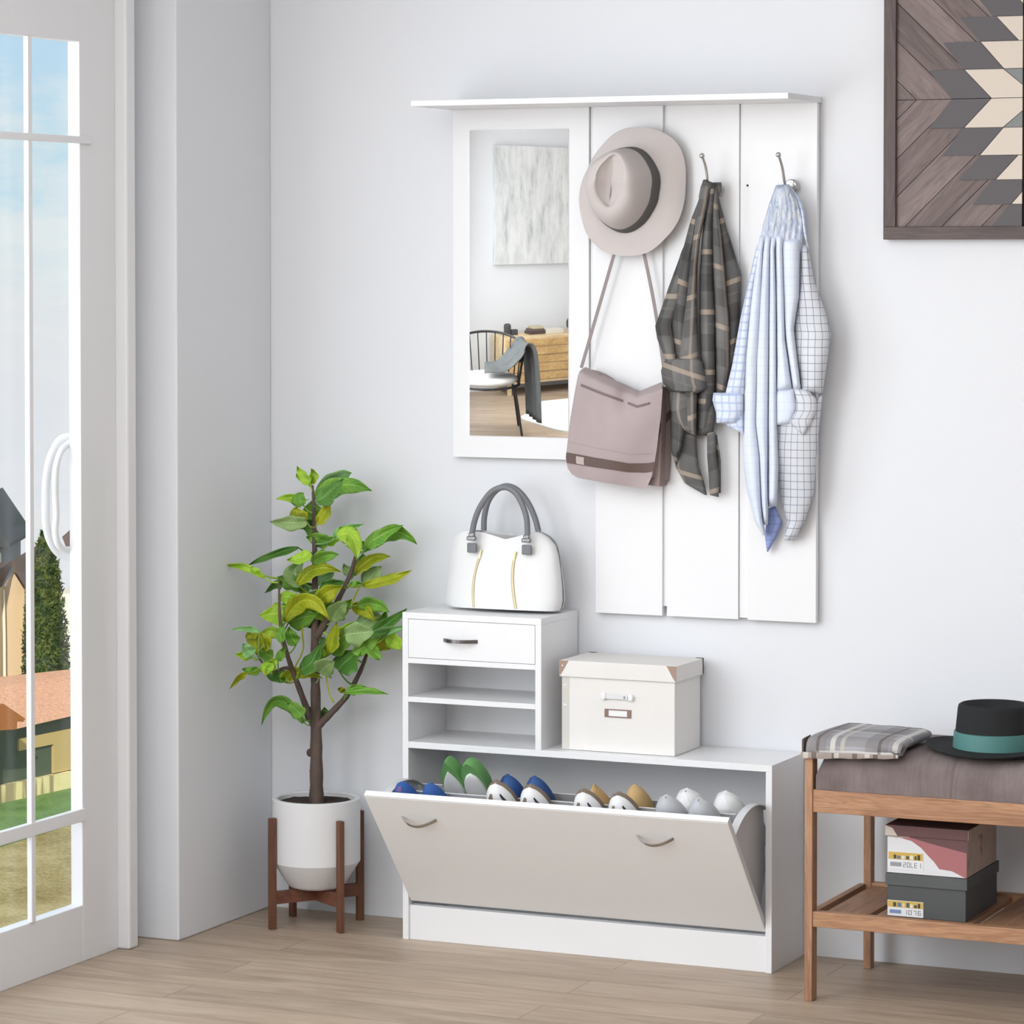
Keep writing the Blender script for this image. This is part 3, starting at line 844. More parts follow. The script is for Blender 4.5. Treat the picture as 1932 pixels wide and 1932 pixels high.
def flap_y(s, t):
    bul = .018 * (1 - (2 * s - 1) ** 2) * math.sin(PI * min(1, t * .9 + .1))
    dent = .020 * math.exp(-((s - .56) / .10) ** 2) * max(0, 1 - t / .34)
    fold = .004 * math.sin(9 * s + 4 * t) * t
    y = YB0 - bul + dent - fold
    if t < .08: y += .05 * (1 - t / .08) ** 1.5
    return y
NSX, NSY = 44, 50
fr_ = [[Y(*coons(i / NSX, j / NSY), flap_y(i / NSX, j / NSY)) for i in range(NSX + 1)] for j in range(NSY + 1)]
bk_ = [[Y(*coons(i / NSX, j / NSY), flap_y(i / NSX, j / NSY) + .004) for i in range(NSX + 1)] for j in range(NSY + 1)]
def slab(mb, A, B_, mi=0):
    n = len(A[0]); m2 = len(A); b0 = len(mb.v)
    mb.grid(A, mi=mi); mb.grid([r[::-1] for r in B_], mi=mi)
    # rim
    per = [(0, i) for i in range(n)] + [(j, n - 1) for j in range(1, m2)] + [(m2 - 1, i) for i in range(n - 2, -1, -1)] + [(j, 0) for j in range(m2 - 2, 0, -1)]
    ia = [b0 + j * n + i for j, i in per]; ib = [b0 + m2 * n + j * n + (n - 1 - i) for j, i in per]; k = len(per)
    for i in range(k): mb.f.append([ia[i], ia[(i + 1) % k], ib[(i + 1) % k], ib[i]]); mb.mi.append(mi)
    return mb
fl_ = slab(MB(), fr_, bk_).build('flap', lth, bag, smooth=True, angle=60)
def on_flap(t0, t1, s0, s1, n=40, off=.0016):
    A = [[Y(*coons(s0 + (s1 - s0) * i / n, t), flap_y(s0 + (s1 - s0) * i / n, t) - off) for i in range(n + 1)] for t in (t0, (t0 + t1) / 2, t1)]
    B_ = [[Y(*coons(s0 + (s1 - s0) * i / n, t), flap_y(s0 + (s1 - s0) * i / n, t) - .0002) for i in range(n + 1)] for t in (t0, (t0 + t1) / 2, t1)]
    return A, B_
slab(MB(), *on_flap(.745, .835, .002, .998)).build('brown_band', brn, fl_, smooth=True, label='dark brown band across the flap')
slab(MB(), *on_flap(.762, .828, .115, .205, 6, .0028)).build('label_patch', plain('pale_patch', srgb(190, 174, 170), .5), fl_, label='small pale square patch')
slab(MB(), *on_flap(.155, .178, .05, .545)).build('welt', plain('dark_mauve_welt', srgb(120, 102, 104), .6), fl_, smooth=True)
slab(MB(), *on_flap(.155, .178, .60, .86)).build('welt', plain('dark_mauve_welt_b', srgb(120, 102, 104), .6), fl_, smooth=True)
slab(MB(), *on_flap(.655, .6575, .01, .97, 40, .0006)).build('seam', plain('mauve_seam', srgb(150, 134, 134), .6), fl_, smooth=True)
# body and side gusset behind the flap
bd = MB()
yb1 = -.032
ft = [q(330, 300), q(800, 560), q(1290, 470)]
Lb = [q(330, 260), q(230, 600), q(110, 1300), q(240, 1640)]; Rb = [q(1318, 440), q(1300, 900), q(1290, 1300), q(1270, 1780)]
rgs = []
for i in range(25):
    t = i / 24; l = interp(Lb, t); r = interp(Rb, t); ring = []
    for k in range(13):
        s = k / 12; sag = 38 * math.exp(-((s - .6) / .3) ** 2) * max(0, 1 - t * 3)
        ring.append(Y(l[0] + (r[0] - l[0]) * s, l[1] + (r[1] - l[1]) * s + sag, YB0 + .022 + (.012 * max(0, 1 - t * 3))))
    for k in range(12, -1, -1):
        p = ring[k]; ring.append(Vector((p.x, yb1, p.z)))
    rgs.append(ring)
bd.rings(rgs)
bd.build('body', lth2, bag, smooth=True, angle=50)
gp = [Y(*q(1305, 455), YB0 + .004), Y(*q(1290, 850), YB0 + .002), Y(*q(1235, 1300), YB0 + .002), Y(*q(1165, 1660), YB0 + .004)]
gq = [Y(*q(1405, 545), -.034), Y(*q(1418, 900), -.034), Y(*q(1420, 1400), -.034), Y(*q(1400, 1700), -.034)]
A = []; 
for j in range(13):
    t = j / 12; p = interp([tuple(v) for v in gp], t); r = interp([tuple(v) for v in gq], t); p = Vector(p); r = Vector(r)
    A.append([p.lerp(r, k / 6) + Vector((-.006 * math.sin(PI * k / 6), 0, 0)) for k in range(7)])
slab(MB(), A, [[p + Vector((-.004, .002, 0)) for p in r] for r in A]).build('gusset', lth2, bag, smooth=True, label='mauve brown side gusset')
gb_ = []
for j in range(5):
    t = .245 + .115 * j / 4; p = Vector(interp([tuple(v) for v in gp], t)); r = Vector(interp([tuple(v) for v in gq], t))
    gb_.append([p.lerp(r, k / 6) + Vector((.0012 - .006 * math.sin(PI * k / 6), 0, 0)) for k in range(7)])
slab(MB(), gb_, [[p + Vector((-.001, .001, 0)) for p in r] for r in gb_]).build('side_band', brn, bag, smooth=True, label='dark brown band on the side')
def strap(a, b_, c, y0, y1, w):
    pts = smooth_path([Y(*a, y0), Y(*b_, (y0 + y1) / 2), Y(*c, y1)], 16); rr2 = []
    for i, p in enumerate(pts):
        t = (pts[min(i + 1, 15)] - pts[max(i - 1, 0)]).normalized(); sd = t.cross(Vector((0, 1, 0))).normalized()
        rr2.append([p - sd * w, p - sd * w - Vector((0, .002, 0)), p + sd * w - Vector((0, .002, 0)), p + sd * w])
    return MB().rings(rr2)
sl = plain('taupe_strap', srgb(150, 138, 136), .6)
strap((1190, 372), (1130, 580), (1097, 694), -.06, -.06, .0042).build('strap', sl, bag, smooth=True)
strap((1192, 372), (1232, 560), (1257, 722), -.06, -.05, .0042).build('strap', sl, bag, smooth=True)

# ================================================================== dark plaid shirt
def plaid_mat(name, base, base2, lines, rough=.9, vary=.25):
    m, nt, b = new_mat(name); h = N(nt)
    uv = nt.nodes.new('ShaderNodeUVMap'); u, v, _ = h.sep(uv.outputs[0])
    c = base; col = None
    n = h.noise(h.coord(), 7, 3, .6)
    col = h.ramp(n, [(.3, base), (.7, base2)])
    for axis, period, off, width, rgba, amt in lines:
        s = h.stripe(u if axis == 'u' else v, period, off, width)
        col = h.mix(h.math('MULTIPLY', s, amt), col, rgba)
    h.l(col, b.inputs['Base Color']); b.inputs['Roughness'].default_value = rough; b.inputs['Specular IOR Level'].default_value = .15
    h.bump(h.noise(h.coord(), 45, 4, .65), .25, .004, b)
    return m
tan = srgb(196, 178, 160); blk = srgb(38, 36, 34); gry = srgb(128, 124, 120)
M['plaid'] = plaid_mat('dark_plaid_flannel', srgb(94, 93, 92), srgb(132, 130, 128), [
    ('u', .15, .02, .040, blk, .35), ('v', .15, .03, .044, blk, .32), ('u', .15, .105, .010, gry, .35), ('v', .15, .115, .006, gry, .35),
    ('v', .15, .088, .0125, tan, .55), ('u', .15, .08, .008, tan, .36)])
ps = thing('plaid_shirt', 'dark grey and tan plaid shirt hanging on the middle hook', 'shirt', Y(1330, 640, -.05))
pm = M['plaid']
b1 = MB()
BYP = -.030
strip(b1, [(1326, 340), (1318, 378), (1303, 415), (1290, 465), (1284, 478), (1272, 525), (1256, 560), (1262, 620), (1272, 680), (1268, 740), (1265, 800), (1266, 850), (1276, 882)],
      [(1333, 340), (1328, 378), (1316, 420), (1311, 465), (1308, 490), (1303, 530), (1300, 570), (1295, 620), (1292, 690), (1296, 740), (1296, 800), (1290, 830), (1284, 850)], (-.07, -.055), (.026, .040), BYP, 60, 14, uo=.02, wob=.006, seed=1)
strip(b1, [(1326, 342), (1318, 385), (1311, 420), (1307, 450), (1301, 500), (1296, 560), (1285, 630), (1277, 685), (1290, 740), (1295, 815)],
      [(1340, 342), (1336, 385), (1328, 420), (1321, 450), (1316, 500), (1314, 560), (1317, 630), (1319, 685), (1316, 740), (1313, 822)], (-.085, -.075), (.026, .034), BYP, 60, 14, uo=.07, wob=.004, seed=2)
strip(b1, [(1338, 345), (1330, 400), (1324, 450), (1320, 520), (1319, 600), (1322, 690), (1316, 760), (1314, 822)],
      [(1349, 345), (1346, 400), (1344, 450), (1346, 520), (1350, 600), (1350, 690), (1350, 760), (1336, 822)], (-.078, -.05), (.022, .036), BYP, 60, 14, uo=.13, wob=.005, seed=3)
strip(b1, [(1345, 350), (1341, 400), (1340, 450), (1344, 520), (1348, 600), (1350, 690), (1352, 745)],
      [(1353, 350), (1356, 410), (1362, 450), (1368, 520), (1376, 600), (1378, 690), (1366, 752)], (-.066, -.055), (.022, .030), BYP, 50, 14, uo=.21, wob=.005, seed=4)
b1.build('body', pm, ps, smooth=True, angle=70)
s1 = MB()
strip(s1, [(1348, 372), (1352, 420), (1358, 470), (1366, 540), (1370, 600), (1372, 660), (1366, 720)],
      [(1356, 372), (1371, 430), (1388, 485), (1398, 515), (1397, 595), (1386, 680), (1370, 745)], (-.045, -.042), (.02, .022), BYP, 50, 12, uo=.30, wob=.007, seed=5)
s1.build('sleeve', pm, ps, smooth=True, angle=70)
s2 = MB()
strip(s2, [(1288, 470), (1262, 540), (1245, 590), (1236, 615), (1240, 640), (1250, 665), (1258, 690)],
      [(1300, 480), (1290, 545), (1274, 590), (1268, 615), (1272, 640), (1275, 665), (1278, 692)], (-.075, -.085), (.018, .026), BYP, 44, 12, uo=.03, wob=.007, seed=6)
s2.build('sleeve', pm, ps, smooth=True, angle=70)
c1 = MB()
strip(c1, [(1260, 676), (1251, 684), (1247, 700), (1250, 722), (1266, 740)], [(1316, 674), (1325, 683), (1330, 705), (1334, 732), (1318, 742)], -.085, .034, BYP, 30, 14, uo=.35, wob=.005, seed=7, tilt=.01)
c1.build('cuff', pm, ps, smooth=True, angle=70)
t1 = MB()
strip(t1, [(1268, 735), (1265, 770), (1272, 790), (1290, 812)], [(1314, 740), (1313, 780), (1314, 800), (1313, 822)], (-.078, -.070), .026, BYP, 24, 12, uo=.09, wob=.005, seed=8)
strip(t1, [(1316, 738), (1315, 780), (1314, 822)], [(1344, 733), (1351, 780), (1345, 820)], (-.064, -.060), .024, BYP, 24, 12, uo=.18, wob=.004, seed=9)
strip(t1, [(1287, 815), (1280, 850), (1274, 880), (1292, 912), (1330, 934)], [(1313, 818), (1315, 850), (1318, 880), (1328, 908), (1334, 934)], (-.06, -.05), .012, BYP, 30, 10, uo=.25, wob=.004, seed=10)
strip(t1, [(1334, 815), (1334, 860), (1337, 900), (1339, 934)], [(1350, 815), (1352, 860), (1358, 900), (1356, 938)], (-.07, -.06), .014, BYP, 30, 10, uo=.115, wob=.003, seed=11)
strip(t1, [(1348, 820), (1352, 860), (1356, 930)], [(1353, 820), (1360, 870), (1360, 930)], (-.055, -.05), .008, BYP, 16, 6, uo=.02)
t1.build('shirt_tail', pm, ps, smooth=True, angle=70)
k1 = MB()
strip(k1, [(1328, 338), (1322, 352), (1318, 372)], [(1346, 345), (1340, 362), (1333, 385)], -.088, .016, BYP, 20, 10, uo=.4)
strip(k1, [(1346, 344), (1344, 358), (1347, 380)], [(1361, 344), (1362, 360), (1352, 380)], -.060, .012, BYP, 16, 10, uo=.4)
k1.build('collar', pm, ps, smooth=True, angle=70)

# ================================================================== pale blue checked shirt
lb = srgb(176, 194, 230)
M['blue_plain'] = plaid_mat('pale_blue_cotton', srgb(222, 230, 246), srgb(234, 239, 249), [('u', .022, 0, .002, srgb(206, 217, 240), .35), ('v', .022, 0, .002, srgb(206, 217, 240), .35)])
M['blue_check'] = plaid_mat('blue_checked_cotton', srgb(222, 230, 246), srgb(232, 238, 249), [('u', .020, 0, .005, lb, .6), ('v', .020, 0, .005, lb, .6)])
M['grey_check'] = plaid_mat('grey_checked_cotton', srgb(212, 214, 220), srgb(226, 228, 232), [('u', .0195, 0, .0024, srgb(112, 122, 146), .62), ('v', .0195, 0, .0022, srgb(112, 122, 146), .62)])
m, nt, b = new_mat('gathered_blue_cotton'); h = N(nt)
v = h.mapping(h.coord(), (1, 1, .35)); n1 = h.noise(v, 70, 5, .7, 1.2)
zlow = h.math('MULTIPLY', h.math('SUBTRACT', h.sep(nt.nodes.new('ShaderNodeNewGeometry').outputs['Position'])[2], Y(1470, 468, -.08).z), 1 / (Y(1470, 405, -.08).z - Y(1470, 468, -.08).z), clamp=True)
h.l(h.mix(zlow, srgb(226, 233, 247), h.ramp(n1, [(.34, srgb(150, 172, 212)), (.46, srgb(206, 218, 240)), (.58, srgb(240, 244, 251))])), b.inputs['Base Color']); b.inputs['Roughness'].default_value = .9; b.inputs['Specular IOR Level'].default_value = .15
h.bump(n1, .9, .012, b); M['gather'] = m
bs = thing('blue_shirt', 'pale blue checked shirt hanging on the hook at the panel end', 'shirt', Y(1470, 680, -.05))
b2 = MB()
# body: long vertical folds from the gathered yoke
FS = [
 ([(1433, 446), (1430, 470), (1416, 560), (1403, 680), (1403, 800), (1401, 860), (1408, 920), (1424, 985), (1440, 1010)], [(1444, 446), (1440, 470), (1437, 560), (1430, 680), (1427, 800), (1434, 860), (1437, 950), (1440, 985), (1446, 1010)]),
 ([(1443, 444), (1439, 470), (1433, 560), (1426, 680), (1424, 800), (1432, 860), (1436, 950), (1441, 990)], [(1455, 444), (1453, 470), (1452, 560), (1451, 680), (1450, 800), (1449, 900), (1450, 960), (1449, 990)]),
 ([(1454, 448), (1452, 470), (1451, 560), (1450, 680), (1449, 800), (1449, 900), (1449, 955)], [(1465, 448), (1462, 470), (1465, 560), (1465, 680), (1467, 800), (1470, 880), (1466, 955)]),
 ([(1464, 442), (1462, 470), (1464, 560), (1466, 680), (1464, 740)], [(1478, 442), (1477, 470), (1480, 560), (1482, 640), (1496, 735)]),
 ([(1477, 450), (1475, 470), (1477, 560), (1482, 640), (1496, 735)], [(1508, 450), (1509, 470), (1508, 560), (1498, 620), (1512, 735)]),
]
for i, (l, r) in enumerate(FS):
    strip(b2, l, r, (-.085, -.07) if i < 3 else (-.08, -.08), (.026, .038), BYP, 70, 12, uo=.05 * i, wob=.003, seed=20 + i)
b2.build('body', M['blue_plain'], bs, smooth=True, angle=75)
g2 = MB()
def gprof(s, t): return (max(0, 1 - (2 * s - 1) ** 2)) ** .5 + .16 * math.sin(s * 46 + 3 * t) * t
strip(g2, [(1464, 349), (1452, 382), (1441, 418), (1429, 476)], [(1489, 347), (1507, 382), (1516, 420), (1512, 480)], (-.086, -.070), (.030, .014), BYP, 30, 60, profile=gprof, wob=.005, seed=31)
g2.build('yoke', M['gather'], bs, smooth=True, angle=75, label='gathered crinkled yoke')
k2 = MB()
strip(k2, [(1486, 352), (1500, 375), (1510, 400), (1516, 440), (1524, 468)], [(1493, 352), (1512, 378), (1518, 400), (1522, 440), (1526, 472)], -.075, .012, BYP, 26, 8, uo=.2)
k2.build('collar', M['blue_check'], bs, smooth=True)
sl1 = MB()
strip(sl1, [(1428, 462), (1410, 540), (1397, 600), (1381, 690), (1368, 745)], [(1436, 468), (1421, 545), (1414, 610), (1408, 690), (1404, 745)], (-.088, -.092), (.016, .022), BYP, 44, 10, uo=.31, wob=.004, seed=41)
sl1.build('sleeve', M['blue_check'], bs, smooth=True, angle=75)
cu1 = MB()
strip(cu1, [(1346, 741), (1344, 755), (1351, 780), (1352, 798)], [(1402, 741), (1403, 755), (1402, 775), (1390, 800)], (-.092, -.092), .022, BYP, 20, 12, uo=.36, wob=.003, seed=42)
strip(cu1, [(1366, 792), (1374, 806), (1390, 812)], [(1402, 770), (1403, 795), (1402, 820)], -.086, .012, BYP, 12, 8, uo=.36, wob=.004, seed=43)
cu1.build('cuff', M['blue_check'], bs, smooth=True, angle=75)
sl2 = MB()
strip(sl2, [(1511, 462), (1509, 540), (1498, 612), (1500, 655), (1512, 740)], [(1524, 462), (1536, 530), (1556, 585), (1568, 630), (1552, 742)], (-.06, -.075), (.022, .038), BYP, 50, 16, uo=.52, wob=.005, seed=44)
sl2.build('sleeve', M['grey_check'], bs, smooth=True, angle=75)
cu2 = MB()
strip(cu2, [(1466, 737), (1464, 750), (1464, 780), (1464, 802)], [(1497, 733), (1500, 748), (1503, 770), (1492, 800)], -.092, .016, BYP, 20, 10, uo=.6)
cu2.build('cuff', M['blue_plain'], bs, smooth=True, angle=75, label='turned back pale cuff')
cu3 = MB()
strip(cu3, [(1497, 732), (1500, 750), (1500, 775), (1485, 796), (1513, 820)], [(1524, 735), (1540, 752), (1541, 775), (1530, 800), (1517, 822)], -.090, .018, BYP, 24, 12, uo=.63, wob=.003, seed=45)
cu3.build('cuff', M['grey_check'], bs, smooth=True, angle=75)
tl2 = MB()
strip(tl2, [(1464, 798), (1463, 850), (1468, 900), (1474, 945), (1486, 985), (1478, 1020)], [(1552, 745), (1546, 800), (1540, 870), (1535, 930), (1518, 985), (1499, 1020)], (-.07, -.055), (.03, .02), BYP, 50, 20, uo=.82, wob=.004, seed=46)
tl2.build('shirt_tail', M['grey_check'], bs, smooth=True, angle=75)
tl3 = MB()
strip(tl3, [(1449, 960), (1446, 985), (1443, 1010), (1447, 1041)], [(1462, 955), (1476, 985), (1464, 1015), (1449, 1041)], (-.05, -.045), .012, BYP, 24, 10, uo=.9)
tl3.build('shirt_tail', plaid_mat('deep_blue_lining', srgb(142, 156, 204), srgb(156, 170, 214), [('u', .02, 0, .003, srgb(120, 136, 190), .6), ('v', .02, 0, .003, srgb(120, 136, 190), .6)]), bs, smooth=True, angle=75, label='blue inner side of the tail tip')

# ================================================================== white handbag on the tower
hq = lambda x, y: (820 + x / 6.44, 900 + y / 6.44)
YHF, YHB = -.150, -.055
pu = plain('white_leather', srgb(236, 236, 236), .45)
hdk = plain('grey_leather_handle', srgb(118, 120, 124), .4)
gold = plain('pale_gold_zip', srgb(206, 192, 152), .35, .35)
bagw = thing('handbag', 'white handbag with grey loop handles standing on the shelf tower', 'handbag', Z(950, 1147, HT))
Lh = [hq(300, 668), hq(250, 720), hq(222, 790), hq(200, 950), hq(172, 1200), hq(140, 1440), hq(135, 1510), hq(170, 1560)]
Rh = [hq(1290, 675), hq(1390, 735), hq(1470, 830), hq(1505, 960), hq(1530, 1150), hq(1548, 1350), hq(1552, 1520), hq(1510, 1615)]
zof = HT + .0012
rg = []
NR, NC = 34, 30
def hb_pt(s, t, fb):
    l = interp(Lh, t); r = interp(Rh, t)
    dip = 0
    px = l[0] + (r[0] - l[0]) * s; py = l[1] + (r[1] - l[1]) * s
    topd = [(0, 0), (.1, -2), (.28, 0), (.42, 6), (.56, 13), (.68, 9), (.82, 3), (.94, -1), (1, 0)]
    for (a, va), (b_, vb) in zip(topd, topd[1:]):
        if a <= s <= b_: dip = va + (vb - va) * (s - a) / (b_ - a)
    py += dip * max(0, 1 - t * 2.2)
    depth = .024 + .03 * t
    base = -.105
    y = base - depth * (1 - abs(2 * s - 1) ** 6) ** .5 * (.75 + .25 * math.sin(PI * s)) if fb else base + depth * (1 - abs(2 * s - 1) ** 6) ** .5
    return Y(px, py, y) if fb else None
rings2 = []
for i in range(NR + 1):
    t = i / NR; ring = []
    for k in range(NC + 1): ring.append(hb_pt(k / NC, t, True))
    fr0 = ring[:]
    for k in range(NC - 1, 0, -1):
        p = fr0[k]; dd = -.105 - p.y
        ring.append(Vector((p.x + dd * .0, -.105 + dd * .9, p.z)))
    rings2.append(ring)
zmin = min(p.z for r in rings2 for p in r)
for r in rings2:
    for p in r:
        # settle the underside on the cabinet top
        if p.z < zof + .02: p.z = zof + max(0, p.z - zof) * .6
bb = MB().rings(rings2).build('bag_body', pu, bagw, smooth=True, angle=60)
# dark piping on the right seam
pts = [Y(*hq(*p_), -.10) for p_ in [(1270, 668), (1400, 735), (1470, 820), (1505, 950), (1530, 1150), (1553, 1350), (1558, 1500)]]
pts.append(Vector((pts[-1].x - .006, -.10, zof + .008)))
MB().tube(smooth_path(pts, 40), .0032, 8).build('piping', hdk, bb, smooth=True, label='dark grey seam piping')
pts = [Y(*hq(*p_), -.118) for p_ in [(490, 652), (560, 658), (700, 705), (860, 746)]]
MB().tube(smooth_path(pts, 20), .0016, 8).build('piping', hdk, bb, smooth=True)
def front_y(px, py, off=.004):
    # nearest front surface depth by searching the rings
    best = None
    for i in range(NR + 1):
        for k in range(0, NC + 1):
            p = rings2[i][k]
            d_ = (p - CAM); zz_ = d_.dot(_F); sx = 966 + FPX * d_.dot(_rt) / zz_; sy = PPY - FPX * d_.dot(_U) / zz_
            e_ = (sx - px) ** 2 + (sy - py) ** 2
            if best is None or e_ < best[0]: best = (e_, p.y)
    return best[1] - off
for P_, w_ in (([(568, 890), (545, 980), (505, 1100), (475, 1250), (465, 1400), (472, 1580)], .0030), ([(985, 912), (965, 1000), (945, 1150), (945, 1300), (960, 1450), (985, 1600)], .0036)):
    pp_ = [hq(*p_) for p_ in P_]; pts = [Y(a_, b_, front_y(a_, b_, .0015)) for a_, b_ in pp_]
    pts[-1].z = max(pts[-1].z, zof + .004)
    zp = MB().tube(smooth_path(pts, 24), w_, 8, flat=(1, .4), up=(1, 0, 0)).build('zip', gold, bb, smooth=True)
    MB().obox(pts[0].lerp(pts[1], .55) + Vector((0, -.002, 0)), (.0028, 0, 0), (0, .0015, 0), (.002, 0, .011)).build('zip_pull', plain('bright_gold', srgb(240, 226, 178), .25, .5), zp, bevel=.0006)
# handles
def handle(path, yy):
    pts = smooth_path([Y(*hq(*p_), yy) for p_ in path], 40)
    return MB().tube(pts, .0078, 12, flat=(1, .8))
hf = handle([(455, 690), (490, 520), (560, 350), (680, 190), (800, 130), (900, 135), (1000, 215), (1080, 370), (1120, 520), (1130, 700)], -.150)
hf.build('loop_handle', hdk, bagw, smooth=True)
hbk = handle([(598, 650), (605, 480), (650, 300), (740, 170), (850, 112), (960, 130), (1060, 210), (1150, 340), (1220, 500), (1262, 660)], -.075)
hbk.build('loop_handle', hdk, bagw, smooth=True)
for (x, y_) in ((450, 745), (1115, 770)):
    c_ = Y(*hq(x, y_), -.152)
    MB().obox(c_, (.013, 0, 0), (0, .0055, 0), (0, 0, .0055)).obox(c_ + Vector((.001, 0, .009)), (.0085, 0, 0), (0, .006, 0), (0, 0, .006)).build('handle_ring', plain('polished_grey_metal', srgb(150, 150, 150), .2, .8), bagw, bevel=.003, smooth=True)
    c2 = Y(*hq(x + 5, y_ + 115), -.150)
    MB().obox(c2, (.0135, 0, 0), (0, .004, 0), (0, 0, .0125)).build('handle_tab', hdk, bagw, bevel=.003)

# ================================================================== white storage box
bx = thing('storage_box', 'cream white lidded storage box with tan corners standing on the shoe cabinet', 'box', (.56, -.12, HB))
cream = fabric('cream_card', srgb(236, 233, 229), .75, 200, .015, .03)
x0, x1 = Y(1060, 1395, -.205).x, Y(1273, 1400, -.205).x
yb_, yf_ = -.030, -.205
z0 = HB + .0008; zl = Y(1160, 1282, -.21).z; ztp = Y(1160, 1251, -.21).z
x0a = Y(1074, 1330, yf_).x
MB().box(x0, yf_, z0, x1, yb_, zl + .012).build('box_body', cream, bx, bevel=.0015)
MB().box(x0 + .0005, yf_ - .0006, z0 + .002, x0a, yf_, zl).build('edge_strip', fabric('pale_grey_card', srgb(214, 211, 205), .75, 200, .02, .03), bx)
for pyy, hh_ in ((1292, .003), (1329, .0045)):
    c_ = Y(1066, pyy, yf_ - .001); MB().box(c_.x - .004, yf_ - .0012, c_.z - hh_ / 2, c_.x + .004, yf_ - .0004, c_.z + hh_ / 2).build('mark', lam, bx)
lid = MB().box(x0 - .005, yf_ - .006, zl, x1 + .006, yb_ + .006, ztp).build('lid', cream, bx, bevel=.002)
tanm = plain('tan_leather_corner', srgb(168, 140, 122), .5)
def corner(cxx, sgn, yy, dirn):
    pts = []
    w_, hg = .026, ztp - zl - .001
    n = 8
    poly = [Vector((cxx, yy, ztp - .0005)), Vector((cxx + sgn * w_, yy, ztp - .0005))]
    for i in range(1, n): 
        a = i / n * PI / 2
        poly.append(Vector((cxx + sgn * w_ * (1 - math.sin(a)) ** .75, yy, ztp - hg * (1 - (1 - math.sin(a)) ) ** 1.2)))
    poly.append(Vector((cxx, yy, zl + .001)))
    return MB().prism(poly, (0, dirn * .0012, 0))
cm = corner(x0 - .005, 1, yf_ - .0058, -1).build('corner_cap', tanm, lid)
c_ = Vector((x0 + .005, yf_ - .0072, ztp - .013)); MB().sphere(c_, (.0022, .0012, .0022), 8).build('rivet', lam, cm, smooth=True)
corner(x1 + .006, -1, yf_ - .0058, -1).build('corner_cap', tanm, lid)
dkc = plain('dark_corner_edge', srgb(86, 78, 74), .6)
MB().box(x1 + .0055, yb_ + .001, zl + .002, x1 + .0072, yb_ + .0062, ztp).box(x1 - .012, yb_ - .002, ztp - .0005, x1 + .007, yb_ + .0062, ztp + .0008).build('corner_cap', dkc, lid)
MB().box(x0 + .0, yb_ - .002, ztp - .0005, x0 + .02, yb_ + .0062, ztp + .0008).build('corner_cap', dkc, lid)
# pull handle with white end buttons
ha, hb2 = Y(1139, 1313, yf_), Y(1193, 1317, yf_); hz = (ha.z + hb2.z) / 2
hnd = MB()
hnd.box(ha.x, yf_ - .006, hz - .0055, hb2.x, yf_ - .004, hz + .0055)
hm = hnd.build('pull_handle', plain('pale_grey_strap', srgb(226, 226, 228), .4), bx, bevel=.001)
for xx in (ha.x + .002, hb2.x - .002):
    p_ = MB().lathe([(.001, 0), (.009, 0), (.009, .007), (.006, .009), (.001, .009)], n=20)
    for v_ in p_.v: v_.x, v_.y, v_.z = xx + v_.x * .8, yf_ - v_.z, hz + v_.y
    p_.build('button', lam, hm, smooth=True, angle=30)
for px_ in (1178, 1185):
    c_ = Y(px_, 1317, yf_ - .006); MB().box(c_.x - .0022, yf_ - .0066, hz - .003, c_.x + .0022, yf_ - .006, hz + .003).build('slot', plain('slot_grey', srgb(140, 140, 140), .5), hm)
la, lb2 = Y(1141, 1336, yf_), Y(1191, 1357, yf_)
bronze = plain('bronze_frame', srgb(140, 118, 108), .35, .5)
lf = MB(); xa_, xb3, zc, zd = la.x, lb2.x, lb2.z + .002, la.z - .001
lf.box(xa_, yf_ - .0025, zd - .003, xb3, yf_, zd).box(xa_, yf_ - .0025, zc, xb3, yf_, zc + .003).box(xa_, yf_ - .0025, zc + .003, xa_ + .0105, yf_, zd - .003).box(xb3 - .0105, yf_ - .0025, zc + .003, xb3, yf_, zd - .003)
lfo = lf.build('label_holder', bronze, bx, bevel=.0006)
MB().box(xa_ + .0105, yf_ - .0010, zc + .003, xb3 - .0105, yf_ - .0002, zd - .003).build('label_card', plain('card_white', (.9, .9, .9, 1), .6), lfo, label='blank white card')
